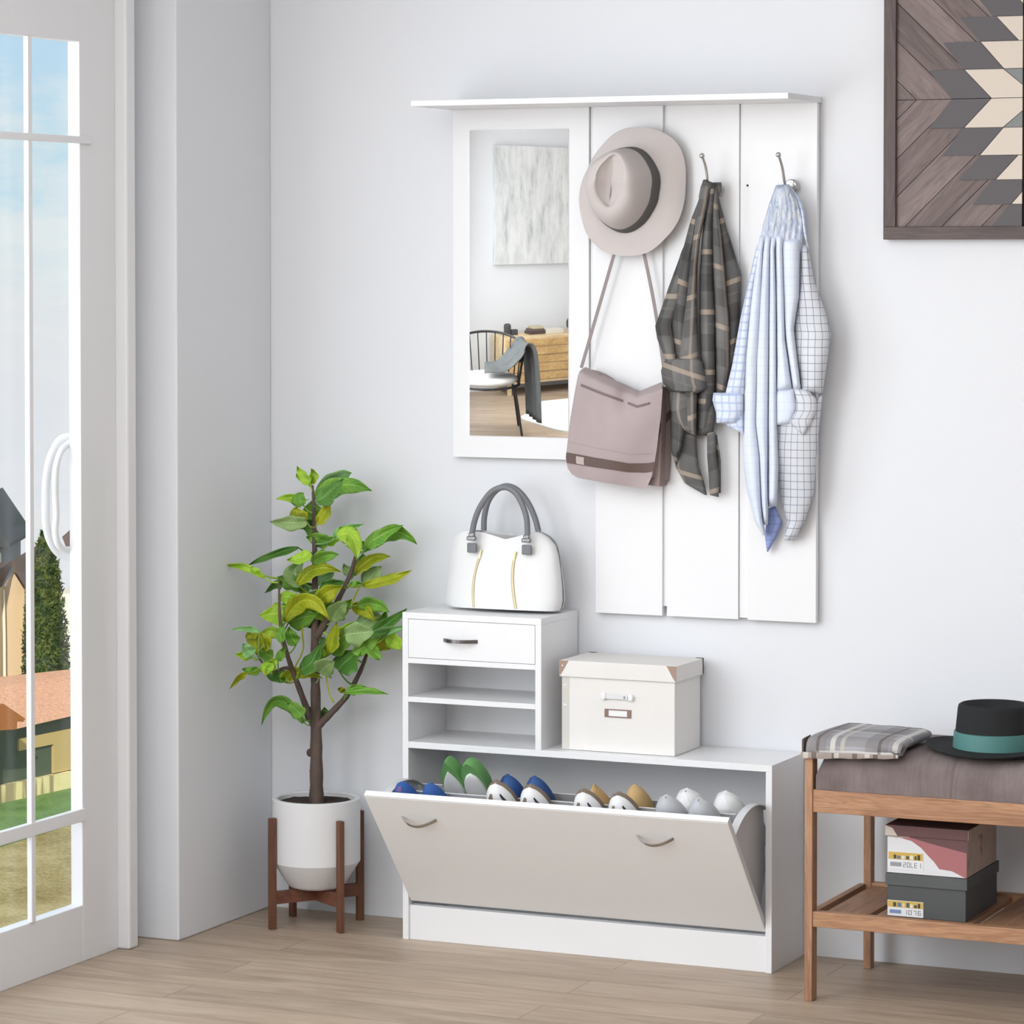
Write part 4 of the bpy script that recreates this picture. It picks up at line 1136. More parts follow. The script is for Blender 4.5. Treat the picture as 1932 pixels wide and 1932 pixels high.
# ================================================================== shoes in the flip compartment
def shoe_profile(kind, t):
    """half width and height (fractions) at distance t (0 toe tip .. 1 heel)"""
    tl = {'round': .33, 'point': .36, 'sneaker': .30}[kind]; sharp = {'round': .56, 'point': .95, 'sneaker': .5}[kind]
    if t < tl: w = (max(0, 1 - (1 - t / tl) ** 2)) ** sharp
    elif t < .38: w = 1
    elif t < .72: w = 1 - .22 * math.sin((t - .38) / .34 * PI / 2)
    else: w = .78 * (max(0, 1 - ((t - .72) / .28) ** 3)) ** .5 + .02
    hgt = .62 + .38 * min(1, (t / .40)) ** .9 if t < .40 else 1.0
    if t < .09: hgt *= .35 + .65 * (t / .09) ** .5
    return max(w, .03), hgt
def make_shoe(name, label, group, kind, L, W, H, upper, sole_m, open_m, sole_t=.012, sole_w=1.0, sole_s=0.0, extra=None, opening=(.42, .97)):
    r = thing(name, label, 'shoe', (0, 0, 0), group)
    n, ns = 26, 30
    # upper: local z = -distance from toe, y = away from the sole
    rg = []
    for i in range(n + 1):
        t = i / n; w, hg = shoe_profile(kind, t); w *= W / 2; hh_ = H * hg
        ring = []
        for k in range(ns):
            a = 2 * PI * k / ns; c, s_ = math.cos(a), math.sin(a)
            x = w * (abs(c) ** .85) * (1 if c > 0 else -1)
            y = sole_t * .6 + (hh_ * (max(0, s_) ** .8) if s_ > 0 else 0)
            ring.append(Vector((x, y, -t * L)))
        rg.append(ring)
    MB().rings(rg).build('upper', upper, r, smooth=True, angle=70)
    rg = []
    for i in range(n + 1):
        t = i / n; w, hg = shoe_profile(kind, t); w *= W / 2 * sole_w
        z = -sole_s - t * (L - sole_s)
        rg.append([Vector((w, 0, z)), Vector((w * 1.02, sole_t, z)), Vector((-w * 1.02, sole_t, z)), Vector((-w, 0, z)), Vector((-w * .6, -.002, z)), Vector((w * .6, -.002, z))])
    MB().rings(rg).build('sole', sole_m, r, smooth=True, angle=50)
    o0, o1 = opening
    rg = []
    for i in range(13):
        t = o0 + (o1 - o0) * i / 12; w, hg = shoe_profile(kind, t); w *= W / 2 * .62 * math.sin(PI * (i + .6) / 13.2) ** .5
        yt = sole_t * .6 + H * hg
        rg.append([Vector((w, yt - .012, -t * L)), Vector((w * .5, yt + .0012, -t * L)), Vector((-w * .5, yt + .0012, -t * L)), Vector((-w, yt - .012, -t * L))])
    MB().rings(rg).build('foot_opening', open_m, r, smooth=True, angle=70)
    if extra: extra(r, L, W, H, sole_t, kind)
    return r
def surf(kind, L, W, H, sole_t, t, f, off=.0012):
    """point on the upper at distance t and sideways fraction f (-1..1)"""
    w, hg = shoe_profile(kind, t); w *= W / 2
    s_ = math.sqrt(max(0, 1 - abs(f) ** (2 / .85)))
    return Vector((w * f * 1.01, sole_t * .6 + H * hg * s_ ** .8 + off, -t * L))
def patch(r, name, mat, kind, L, W, H, st, pts, label=None):
    """a raised patch on the upper between (t, f) corner points"""
    n = 8; A = []
    (t0, fa, fb), (t1, fc, fd) = pts
    for i in range(n + 1):
        u = i / n; t = t0 + (t1 - t0) * u; l = fa + (fc - fa) * u; q_ = fb + (fd - fb) * u
        A.append([surf(kind, L, W, H, st, t, l + (q_ - l) * k / 6) for k in range(7)])
    slab(MB(), A, [[p - Vector((0, .003, 0)) for p in a_] for a_ in A]).build(name, mat, r, smooth=True, label=label)
shoe_blue = fabric('blue_canvas', srgb(62, 98, 164), .85, 600, .06, .1)
shoe_green = plain('green_suede', srgb(104, 158, 92), .75)
shoe_grey = plain('grey_rubber', srgb(188, 190, 194), .6)
shoe_white = plain('white_leather_shoe', srgb(236, 236, 236), .4)
shoe_tan = plain('tan_suede', srgb(206, 172, 120), .7)
shoe_navy = plain('blue_leather', srgb(52, 90, 150), .5)
taupe = plain('taupe_leather', srgb(128, 112, 96), .6)
dark_in = plain('dark_lining', srgb(50, 50, 54), .8)
pink_in = plain('pinkish_lining', srgb(190, 166, 156), .8)
white_sole = plain('white_sole', srgb(226, 226, 226), .5)
def place(r, px, py, off, roll=0.0, face=1, lean=0.0):
    """toe tip at a picture point inside the compartment, off metres behind the door"""
    p = PL(px, py, Tp - nrm * off, nrm)
    zax = (e * math.cos(lean) - nrm * math.sin(lean)).normalized()
    yax = (nrm * math.cos(lean) + e * math.sin(lean)).normalized() * face
    xax = yax.cross(zax)
    Rm = Matrix((xax, yax, zax)).transposed().to_4x4() @ Matrix.Rotation(roll, 4, 'Z')
    r.rotation_euler = Rm.to_euler(); r.location = p
def copy_thing(r, label):
    c = r.copy(); COL.objects.link(c); c['label'] = label
    for ch in r.children:
        d = ch.copy(); COL.objects.link(d); d.parent = c
        for g_ in ch.children:
            e2 = g_.copy(); COL.objects.link(e2); e2.parent = d
    return c
SL = .225
def cap(r, L, W, H, st, kind): patch(r, 'toe_patch', plain('purple_toe_patch', srgb(126, 92, 140), .8), kind, L, W, H, st, ((.015, -.5, .5), (.05, -.3, .5)))
# blue canvas pair, nearest the window
a_ = make_shoe('canvas_shoe', 'blue canvas shoe with a purple toe patch, nearest the plant', 'shoes in the open compartment', 'round', SL, .066, .042, shoe_blue, shoe_blue, dark_in, sole_w=.94, sole_s=.008, extra=cap)
place(a_, 759, 1470, .086)
b_ = make_shoe('canvas_shoe', 'plain blue canvas shoe in front of the pointed green shoe', 'shoes in the open compartment', 'round', SL, .066, .042, shoe_blue, shoe_blue, dark_in, sole_w=.94, sole_s=.008)
place(b_, 812, 1473, .086)
# green pumps
a_ = make_shoe('green_pump', 'green pump with the sharply pointed toe, behind the blue canvas pair', 'shoes in the open compartment', 'point', SL + .02, .062, .058, shoe_green, white_sole, dark_in, sole_t=.012, sole_w=.86, sole_s=.034)
place(a_, 836, 1443, .132, face=-1)
b_ = make_shoe('green_pump', 'green pump showing its white sole, beside the pointed green one', 'shoes in the open compartment', 'round', SL + .02, .064, .058, shoe_green, white_sole, dark_in, sole_t=.012, sole_w=.88, sole_s=.034)
place(b_, 878, 1446, .132, face=-1)
# blue pumps behind, white cut-out sandals in front
a_ = make_shoe('blue_pump', 'blue pump behind the white sandal next to the green pumps', 'shoes in the open compartment', 'round', SL, .070, .052, shoe_navy, shoe_navy, dark_in, sole_w=.96)
place(a_, 957, 1461, .200)
b_ = copy_thing(a_, 'blue pump behind the second white sandal from the green pumps'); place(b_, 1008, 1464, .200)
def cuts(r, L, W, H, st, kind):
    patch(r, 'cutout', taupe, kind, L, W, H, st, ((.065, .20, .50), (.30, .12, .86)), 'brown cut-out')
    patch(r, 'cutout', dark_in, kind, L, W, H, st, ((.07, -.70, -.60), (.30, -.92, -.68)), 'dark slot')
a_ = make_shoe('sandal', 'white cut-out sandal in front of the blue pump beside the green pumps', 'shoes in the open compartment', 'round', SL, .078, .044, shoe_white, taupe, dark_in, sole_t=.011, sole_w=1.02, extra=cuts)
place(a_, 937, 1472, .090)
for (px, py), lb_ in (((1001, 1490), 'white cut-out sandal in front of the blue pump nearer the tan shoes'), ((1102, 1499), 'white cut-out sandal in front of the tan pump nearer the blue ones'), ((1168, 1505), 'white cut-out sandal in front of the tan pump beside the grey shoes')):
    c_ = copy_thing(a_, lb_); place(c_, px, py - 11, .090)
a_ = make_shoe('tan_pump', 'tan pump behind a white sandal, nearer the blue pumps', 'shoes in the open compartment', 'point', SL, .066, .050, shoe_tan, shoe_tan, dark_in, sole_w=.96)
place(a_, 1121, 1479, .200)
b_ = make_shoe('tan_pump', 'tan round toed pump behind a white sandal, nearer the grey shoes', 'shoes in the open compartment', 'round', SL, .068, .050, shoe_tan, shoe_tan, dark_in, sole_w=.96)
place(b_, 1197, 1480, .200)
# grey slip-ons in front, white sneakers behind
a_ = make_shoe('slip_on_shoe', 'grey slip-on shoe between the tan pumps and the other grey one', 'shoes in the open compartment', 'round', SL, .080, .040, shoe_grey, shoe_grey, dark_in, opening=(.20, .9))
place(a_, 1258, 1499, .088)
b_ = copy_thing(a_, 'grey slip-on shoe nearest the end of the flip door'); place(b_, 1320, 1504, .088)
def laces(r, L, W, H, st, kind):
    patch(r, 'toe_cap', plain('white_rubber_toe', srgb(242, 242, 242), .5), kind, L, W, H, st, ((.02, -.55, .55), (.13, -.7, .7)))
    patch(r, 'insole_patch', pink_in, kind, L, W, H, st, ((.22, -.5, .5), (.34, -.5, .5)))
    patch(r, 'side_line', dark_in, kind, L, W, H, st, ((.14, .86, .92), (.34, .9, .96)), 'dark side line')
a_ = make_shoe('sneaker', 'white sneaker behind and between the two grey slip-on shoes', 'shoes in the open compartment', 'sneaker', SL, .080, .050, shoe_white, white_sole, pink_in, extra=laces)
place(a_, 1296, 1487, .190)
b_ = copy_thing(a_, 'white sneaker nearest the curved end cheek'); place(b_, 1369, 1492, .190)

# ================================================================== potted plant on a wooden stand
PXC, PYC = -.286, -.170
st_ = thing('plant_stand', 'walnut four legged plant stand holding the white pot', 'plant stand', (PXC, PYC, 0))
wal = wood('walnut_leg', srgb(84, 52, 38), srgb(124, 82, 60), 'Z', 1, .45, 14); walx = wood('walnut_cross', srgb(92, 56, 42), srgb(128, 82, 62), 'X', 1, .45, 14)
legs = [Z(518, 1753, 0), Z(639, 1759, 0), Z(555, 1730, 0), Z(676, 1736, 0)]
ltop = [Y(518, 1531, legs[0].y).z, Y(639, 1535, legs[1].y).z]
ctr_ = sum(legs, Vector()) / 4
RP = .115
for i, p in enumerate(legs):
    d_ = (p - ctr_).normalized(); p2 = ctr_ + d_ * (RP + .0115)
    s_ = Vector((-d_.y, d_.x, 0))
    MB().obox(p2 + Vector((0, 0, .145)), d_ * .0095, s_ * .0075, (0, 0, .145)).build('leg', wal, st_, bevel=.0015)
for a_, b_ in ((0, 3), (1, 2)):
    d_ = (legs[a_] - legs[b_]).normalized(); s_ = Vector((-d_.y, d_.x, 0))
    MB().obox(ctr_ + Vector((0, 0, .082 - (.0004 if a_ else 0))), d_ * (RP + .003), s_ * .0075, (0, 0, .0165)).build('cross_bar', walx, st_, bevel=.001)
pl_ = thing('potted_plant', 'leafy green fig plant in a white tapered pot by the corner', 'plant', (ctr_.x, ctr_.y, .0995))
zrim = Y(596, 1506, ctr_.y).z; zs_ = Y(596, 1640, ctr_.y - RP).z
z0p = .0995
rim = .335
rim = Y(600, 1520, ctr_.y - RP).z
prof = [(.001, z0p), (.058, z0p), (.068, z0p + .003), (.076, z0p + .010), (RP - .002, zs_ - .003), (RP, zs_), (RP, rim - .002), (RP - .002, rim), (RP - .012, rim), (RP - .014, rim - .003), (RP - .014, rim - .018), (.001, rim - .018)]
potm = plain('white_ceramic_pot', srgb(232, 232, 233), .4)
MB().lathe(prof, (ctr_.x, ctr_.y, 0), 64).build('pot', potm, pl_, smooth=True, angle=30)
so = fabric('dark_potting_soil', srgb(66, 56, 50), 1, 120, .4, .8)
sb = MB(); rws = []
for i in range(1, 9):
    r_ = (RP - .0135) * i / 8
    rws.append([Vector((ctr_.x + r_ * math.cos(2 * PI * k / 40), ctr_.y + r_ * math.sin(2 * PI * k / 40), rim - .013 + .004 * noise.noise((r_ * 60 * math.cos(k * .157), r_ * 60 * math.sin(k * .157), 2)))) for k in range(40)])
b0 = len(sb.v); v_ = [p for r_ in rws for p in r_] + [Vector((ctr_.x, ctr_.y, rim - .011))]
f_ = [(i * 40 + k, i * 40 + (k + 1) % 40, (i + 1) * 40 + (k + 1) % 40, (i + 1) * 40 + k) for i in range(7) for k in range(40)] + [(len(v_) - 1, (k + 1) % 40, k) for k in range(40)]
sb.add(v_, f_).build('soil', so, pl_, smooth=True)
bark = wood('grey_brown_bark', srgb(72, 60, 54), srgb(116, 98, 88), 'Z', 1.5, .85, 6, rings=False)
TY = ctr_.y
def dep(px, k=0.0):
    return TY + k - (max(0, 575 - px) * .0016) + max(0, px - 640) * .0006
def pth(pts, k=0.0, n=24):
    return smooth_path([Y(px, py, dep(px) if py < 1400 else TY) + Vector((0, 0, 0)) for px, py in pts], n)
BR = {}
def branch(pts, r0, r1, name, n=24):
    path = pth(pts, 0, n)
    rad = [(r0 + (r1 - r0) * (i / (n - 1)) ** .8) / 690 * (1 + .06 * math.sin(i * 2.3)) for i in range(n)]
    BR[len(BR)] = smooth_path([(a, b_, 0) for a, b_ in pts], 40)
    return MB().tube(path, rad, 10).build(name, bark, pl_, smooth=True)
tk = branch([(597, 1517), (597, 1440), (596, 1360), (595, 1290), (594, 1220), (594, 1130), (594, 1060), (593, 990), (591, 940), (590, 915)], 13.5, 1.6, 'trunk', 40)
MB().sphere(Y(585, 1420, TY), (.010, .008, .011), 8).build('branch_stub', bark, tk, smooth=True)
MB().sphere(Y(588, 1455, TY - .01), (.006, .006, .006), 6).build('branch_stub', bark, tk, smooth=True)
branch([(594, 1372), (578, 1335), (562, 1292), (545, 1245), (533, 1200), (528, 1165), (527, 1130), (526, 1092)], 7, 1.6, 'branch')
branch([(600, 1370), (625, 1345), (655, 1312), (678, 1270), (690, 1240), (697, 1215)], 7.5, 2.6, 'branch')
branch([(598, 1200), (615, 1172), (640, 1128), (660, 1085), (671, 1050), (674, 1040)], 7.5, 2.2, 'branch')
branch([(548, 1260), (535, 1261), (512, 1267), (495, 1250), (487, 1240)], 4, 1.6, 'branch', 14)
LM = {}
for nme, ca, cb_ in (('dark', (66, 112, 44), (92, 138, 56)), ('mid', (96, 150, 52), (132, 178, 70)), ('bright', (142, 190, 48), (184, 218, 78)), ('olive', (128, 146, 20), (176, 180, 40)), ('teal', (118, 170, 100), (156, 200, 134)), ('pale', (128, 162, 96), (160, 186, 124))):
    m, nt, b = new_mat('leaf_' + nme); h = N(nt)
    uv = nt.nodes.new('ShaderNodeUVMap'); u, v, _ = h.sep(uv.outputs[0])
    rib = h.math('LESS_THAN', h.math('ABSOLUTE', h.math('SUBTRACT', u, .5)), .022)
    vein = h.stripe(h.math('ADD', v, h.math('MULTIPLY', h.math('ABSOLUTE', h.math('SUBTRACT', u, .5)), -.35)), .11, 0, .012)
    c = h.ramp(h.noise(h.coord(), 16, 3, .6), [(.3, srgb(*ca)), (.7, srgb(*cb_))])
    c = h.mix(h.math('MULTIPLY', h.math('MAXIMUM', rib, h.math('MULTIPLY', vein, .5)), .45), c, srgb(*[min(255, q_ + 60) for q_ in cb_]))
    h.l(c, b.inputs['Base Color']); b.inputs['Roughness'].default_value = .5; b.inputs['Specular IOR Level'].default_value = .3
    LM[nme] = m
lrnd = random.Random(11)
def leaf(base, ctrl, tip, w, tone, turn=.5, stalk=True, kd=None, lobes=0.0):
    """leaf along a curve through three picture points, w half width in picture pixels"""
    k = lrnd.uniform(-.055, .055) if kd is None else kd
    mb = MB(); n = 18; rows_ = []; uvs_ = []
    c2 = [2 * ctrl[i] - (base[i] + tip[i]) / 2 for i in (0, 1)]
    ph = lrnd.uniform(0, 6); sgn = 1 if lrnd.random() < .5 else -1
    for i in range(n + 1):
        t = i / n
        px = (1 - t) ** 2 * base[0] + 2 * t * (1 - t) * c2[0] + t * t * tip[0]
        py = (1 - t) ** 2 * base[1] + 2 * t * (1 - t) * c2[1] + t * t * tip[1]
        dx = 2 * (1 - t) * (c2[0] - base[0]) + 2 * t * (tip[0] - c2[0]); dy = 2 * (1 - t) * (c2[1] - base[1]) + 2 * t * (tip[1] - c2[1])
        L_ = math.hypot(dx, dy) or 1
        wid = w * 1.42 * (math.sin(PI * min(1, (t + .04) / 1.02) ** .78)) ** .75 * (1 + lobes * math.sin(t * 13 + ph))
        wid = max(wid, .25)
        row = []; uvr = []
        for j in range(7):
            f = (j / 6 - .5) * 2
            yy = dep(base[0]) + k - sgn * f * wid / 690 * turn * 1.4 - .010 * abs(f) + .004 * math.sin(t * 9 + f * 2 + ph) + .02 * (t - .5) * sgn
            yy = min(yy, -.012)
            qx = px - dy / L_ * wid * f + math.sin(t * 14 + ph) * .6; qy = py + dx / L_ * wid * f + abs(f) * wid * .12
            row.append(Y(qx, qy, yy)); uvr.append((j / 6, t))
        rows_.append(row); uvs_.append(uvr)
    mb.grid(rows_, uvs_)
    if stalk:
        best = None
        for bp in BR.values():
            for p in bp:
                d2 = (p.x - base[0]) ** 2 + (p.y - base[1] - 14) ** 2
                if best is None or d2 < best[0]: best = (d2, p)
        p = best[1]
        a3 = Y(p.x, p.y, dep(p.x)); d3 = rows_[0][3]
        mid = a3.lerp(d3, .5) + Vector((0, 0, -.006))
        mb.tube(smooth_path([a3, mid, d3], 8), [.0022, .002, .0018, .0016, .0015, .0014, .0013, .0012], 6)
    return mb.build('leaf', LM[tone], pl_, smooth=True, angle=180, solid=.0009, recalc=False)
LV = [
 ((585, 911), (572, 898), (560, 879), 7, 'bright'), ((586, 911), (592, 897), (586, 884), 6, 'bright'), ((578, 905), (566, 902), (558, 893), 3, 'bright'),
 ((595, 938), (645, 915), (702, 926), 13, 'mid'), ((600, 925), (635, 902), (664, 892), 11, 'teal'), ((597, 945), (620, 930), (648, 903), 12, 'dark'), ((598, 985), (612, 968), (623, 938), 8, 'olive'),
 ((571, 951), (548, 939), (521, 942), 6, 'bright'), ((571, 953), (566, 940), (573, 930), 11, 'mid'), ((592, 984), (590, 965), (590, 943), 15, 'mid'),
 ((578, 984), (545, 986), (509, 984), 10, 'pale'), ((577, 985), (562, 970), (560, 956), 12, 'olive'), ((590, 983), (572, 990), (545, 995), 5, 'dark'),
 ((621, 1024), (600, 1017), (577, 1013), 10, 'mid'), ((616, 1027), (632, 1016), (652, 1004), 6, 'bright'), ((634, 1014), (650, 1000), (686, 989), 7, 'teal'), ((632, 1016), (640, 1002), (650, 994), 6, 'teal'),
 ((637, 1013), (664, 1012), (674, 1056), 13, 'bright'), ((694, 1033), (742, 1003), (786, 1027), 11, 'mid'), ((692, 1033), (715, 1012), (760, 991), 10, 'mid'), ((700, 1034), (688, 1028), (677, 1022), 6, 'mid'),
 ((563, 1033), (512, 1047), (468, 1067), 5, 'dark'), ((497, 1089), (462, 1070), (421, 1067), 5, 'bright'), ((472, 1072), (485, 1079), (497, 1090), 5, 'bright'),
 ((572, 1098), (556, 1080), (572, 1062), 15, 'pale'), ((562, 1102), (598, 1073), (643, 1079), 9, 'olive'), ((592, 1094), (612, 1090), (630, 1080), 9, 'teal'), ((570, 1103), (542, 1096), (523, 1088), 10, 'mid'), ((590, 1104), (560, 1107), (540, 1104), 6, 'mid'),
 ((532, 1098), (518, 1104), (500, 1119), 5, 'dark'), ((676, 1076), (683, 1060), (684, 1044), 9, 'teal'), ((668, 1085), (698, 1056), (738, 1050), 8, 'olive'), ((669, 1084), (656, 1076), (648, 1063), 7, 'pale'),
 ((688, 1103), (702, 1085), (720, 1068), 12, 'pale'), ((684, 1104), (735, 1092), (776, 1076), 7, 'olive'), ((660, 1103), (672, 1100), (684, 1103), 4, 'mid'), ((606, 1103), (630, 1100), (650, 1098), 6, 'dark'),
 ((556, 1147), (580, 1130), (612, 1110), 10, 'teal'), ((602, 1132), (618, 1118), (646, 1106), 12, 'olive'), ((566, 1118), (576, 1110), (585, 1106), 10, 'teal'),
 ((548, 1148), (522, 1157), (489, 1160), 15, 'bright'), ((538, 1172), (578, 1132), (622, 1170), 12, 'olive'), ((620, 1172), (605, 1142), (576, 1140), 16, 'bright'), ((622, 1173), (600, 1174), (580, 1184), 12, 'dark'), ((545, 1175), (570, 1165), (600, 1160), 14, 'mid'),
 ((626, 1172), (638, 1150), (656, 1138), 13, 'pale'), ((664, 1147), (686, 1150), (708, 1172), 9, 'olive'), ((676, 1142), (706, 1140), (735, 1155), 10, 'mid'), ((690, 1185), (715, 1180), (728, 1150), 11, 'mid'),
 ((694, 1196), (728, 1178), (768, 1148), 9, 'dark'), ((700, 1197), (732, 1190), (772, 1180), 6, 'teal'), ((650, 1198), (676, 1194), (706, 1192), 16, 'pale'), ((666, 1230), (692, 1218), (716, 1200), 9, 'mid'),
 ((704, 1206), (724, 1216), (734, 1226), 9, 'olive'), ((728, 1202), (744, 1210), (756, 1226), 11, 'bright'), ((622, 1232), (628, 1204), (636, 1174), 9, 'olive'), ((626, 1232), (646, 1216), (662, 1188), 9, 'mid'),
 ((588, 1220), (602, 1212), (613, 1202), 9, 'teal'), ((566, 1264), (588, 1248), (604, 1214), 12, 'dark'), ((602, 1238), (611, 1228), (616, 1214), 7, 'bright'), ((638, 1264), (655, 1246), (680, 1226), 17, 'dark'), ((604, 1270), (614, 1258), (632, 1248), 15, 'pale'),
 ((538, 1203), (516, 1192), (490, 1195), 8, 'bright'), ((531, 1212), (530, 1194), (535, 1176), 6, 'mid'), ((490, 1192), (466, 1186), (437, 1188), 4, 'teal'), ((478, 1192), (482, 1212), (484, 1235), 11, 'olive'), ((492, 1193), (504, 1212), (500, 1230), 6, 'olive'), ((488, 1194), (474, 1196), (464, 1204), 7, 'olive'),
 ((478, 1236), (468, 1226), (458, 1214), 9, 'teal'), ((474, 1240), (460, 1236), (443, 1234), 6, 'bright'), ((512, 1266), (502, 1260), (490, 1262), 10, 'bright'), ((505, 1266), (514, 1252), (522, 1242), 7, 'bright'), ((490, 1264), (474, 1265), (456, 1262), 6, 'mid'), ((466, 1270), (450, 1280), (434, 1300), 4, 'olive'),
 ((545, 1268), (522, 1276), (502, 1272), 8, 'dark'), ((530, 1284), (566, 1268), (608, 1280), 8, 'olive'), ((544, 1270), (536, 1278), (532, 1288), 7, 'bright'), ((524, 1246), (530, 1234), (538, 1220), 6, 'mid'),
 ((573, 1363), (524, 1322), (494, 1368), 8, 'mid'), ((570, 1352), (558, 1338), (541, 1325), 10, 'mid'), ((588, 1358), (584, 1346), (588, 1332), 7, 'dark'), ((606, 1358), (612, 1346), (612, 1334), 7, 'dark'),
 ((583, 1150), (600, 1136), (628, 1128), 12, 'mid'), ((560, 1160), (548, 1140), (560, 1120), 11, 'teal'), ((640, 1200), (655, 1190), (668, 1172), 11, 'bright'), ((560, 1215), (550, 1200), (545, 1182), 9, 'mid'),
 ((610, 1150), (640, 1148), (664, 1130), 11, 'bright'), ((590, 1062), (610, 1050), (640, 1046), 9, 'mid'), ((584, 1040), (566, 1052), (540, 1056), 8, 'bright'), ((676, 1182), (700, 1166), (722, 1170), 12, 'pale'), ((690, 1215), (708, 1232), (716, 1246), 8, 'mid'),
 ((598, 1010), (585, 1000), (572, 998), 7, 'mid'), ((515, 1240), (500, 1232), (486, 1222), 9, 'mid'), ((560, 1130), (540, 1126), (524, 1132), 9, 'bright'),
 ((652, 1306), (690, 1302), (733, 1310), 5, 'mid'), ((656, 1304), (672, 1299), (692, 1296), 7, 'mid'), ((650, 1304), (644, 1301), (636, 1300), 4, 'olive'),
]
for l_ in LV: leaf(*l_, turn=lrnd.uniform(.1, .8), lobes=.10)
# bare looping stalks
for pts in ([(556, 1260), (572, 1225), (570, 1190), (575, 1180)], [(630, 1326), (620, 1305), (615, 1270)], [(598, 1060), (606, 1055), (612, 1030)], [(664, 1140), (672, 1120), (680, 1105)]):
    MB().tube(smooth_path([Y(a_, b_, dep(a_) - .01) for a_, b_ in pts], 12), .0022, 6).build('stalk', LM['olive'], pl_, smooth=True)

# ================================================================== things on the bench
CZT = .592
# folded plaid blanket
fb_m = plaid_mat('grey_plaid_wool', srgb(152, 152, 156), srgb(174, 173, 176), [
    ('u', .150, .03, .055, srgb(128, 120, 118), .5), ('v', .120, .02, .045, srgb(132, 127, 126), .45), ('u', .150, .115, .012, srgb(214, 210, 204), .8),
    ('u', .150, .090, .010, srgb(196, 190, 182), .7), ('v', .120, .085, .006, srgb(220, 218, 214), .8), ('u', .150, .0, .008, srgb(90, 82, 78), .6)])
bl = thing('blanket', 'folded grey plaid blanket at the end of the bench cushion', 'blanket', (1.28, -.38, CZT))
def fold(mb, st, n=28):
    """sweep of a folded edge: st = list of (x, y_front, y_back, z_top, drop, z_under)"""
    rings_, uvs_ = [], []
    for i in range(n + 1):
        x, yf_, yb_, zt_, dr_, zu = interp(st, i / n)
        k = min(1, min(i, n - i) / 2 + .35)
        prof_ = [(yb_, zt_ - .006), (yb_ - .010, zt_ - .001), (yf_ + (yb_ - yf_) * .6, zt_), (yf_ + (yb_ - yf_) * .3, zt_ + .0005), (yf_ + .030, zt_ - .0015), (yf_ + .014, zt_ - .005), (yf_ + .004, zt_ - .013), (yf_, zt_ - .026), (yf_ - .0005, zt_ - dr_ * .7), (yf_ + .001, zt_ - dr_), (yf_ + .005, zt_ - dr_ - .002), (yf_ + .009, zt_ - dr_ + .004), (yf_ + .012, zt_ - .030), (yf_ + .05, zu), (yb_ - .01, zu), (yb_, zu + .004)]
        ring = []; uv = []; acc = 0; zm = sum(z for _, z in prof_) / len(prof_)
        for q_, (y, z) in enumerate(prof_):
            if q_: acc += math.hypot(y - prof_[q_ - 1][0], z - prof_[q_ - 1][1])
            w_ = .002 * noise.noise((x * 18, y * 14, 3))
            ring.append(Vector((x, y, z + w_ * k if q_ < 7 else z))); uv.append((x, acc))
        rings_.append(ring); uvs_.append(uv)
    mb.rings(rings_, uvs_); return mb
zt9 = CZT + .036
fold(MB(), [(1.176, -.497, -.30, zt9 - .006, .040, CZT + .012), (1.20, -.497, -.245, zt9, .042, CZT + .010), (1.30, -.498, -.24, zt9 - .001, .040, CZT + .010), (1.385, -.497, -.24, zt9 - .003, .034, CZT + .010), (1.405, -.492, -.25, zt9 - .008, .026, CZT + .012)]).build('upper_fold', fb_m, bl, smooth=True, angle=180)
fb2 = plaid_mat('beige_plaid_wool', srgb(150, 138, 132), srgb(176, 164, 156), [('u', .05, .01, .012, srgb(86, 76, 72), .7), ('u', .075, .03, .012, srgb(218, 212, 204), .7)])
MB().rings([[Vector((x, -.4985, z0_)), Vector((x, -.5005, (z0_ + z1_) / 2)), Vector((x, -.4985, z1_)), Vector((x, -.4905, z1_ - .002)), Vector((x, -.4905, z0_ + .002))] for x, z0_, z1_ in [(1.164 + .236 * i / 20, CZT - .020 + .014 * i / 20 + .001 * math.sin(i), CZT - .004 + .006 * i / 20) for i in range(21)]],
           [[(1.164 + .236 * i / 20, 0)] * 5 for i in range(21)]).build('lower_fold', fb2, bl, smooth=True, angle=60, label='beige checked underside of the blanket')
MB().rings([[Vector((1.164, y, z)) for y, z in ((-.494, zt9 - .052), (-.494, zt9 - .012), (-.44, zt9 - .010), (-.44, zt9 - .052))], [Vector((1.1685, y, z)) for y, z in ((-.494, zt9 - .052), (-.494, zt9 - .008), (-.44, zt9 - .006), (-.44, zt9 - .052))]]).build('end_fold', fb2, bl, bevel=.0015)

# black hat with a teal band
bh_m = fabric('black_felt', srgb(44, 45, 46), .9, 700, .08, .08)
teal = plain('teal_ribbon', srgb(78, 128, 124), .6)
zb_h = CZT + .0015
lft = Z(1766, 1421, zb_h + .012)
hcx, hcy = 0, 0
RBX, RBY = .150, .125
cen = None
for ty in [-.30 - .005 * i for i in range(30)]:
    c_ = Vector((lft.x, ty, 0))
hcen = Z(1870, 1416, zb_h + .006)
hcen.y = max(min(hcen.y, -.30), -.335); 
bhx = Y(1876, 1416, hcen.y).x
bh = thing('black_hat', 'black felt hat with a teal ribbon standing on the bench cushion', 'hat', (bhx, hcen.y, zb_h))
NB = 72
rings3 = []
RC = .092
def hat_ring(r, z, curl=0, sx=1.0, sy=1.0):
    return [Vector((bhx + r * math.cos(2 * PI * k / NB) * sx, hcen.y + r * math.sin(2 * PI * k / NB) * sy, zb_h + z + curl * math.cos(2 * PI * k / NB) ** 2)) for k in range(NB)]
RBm = .158
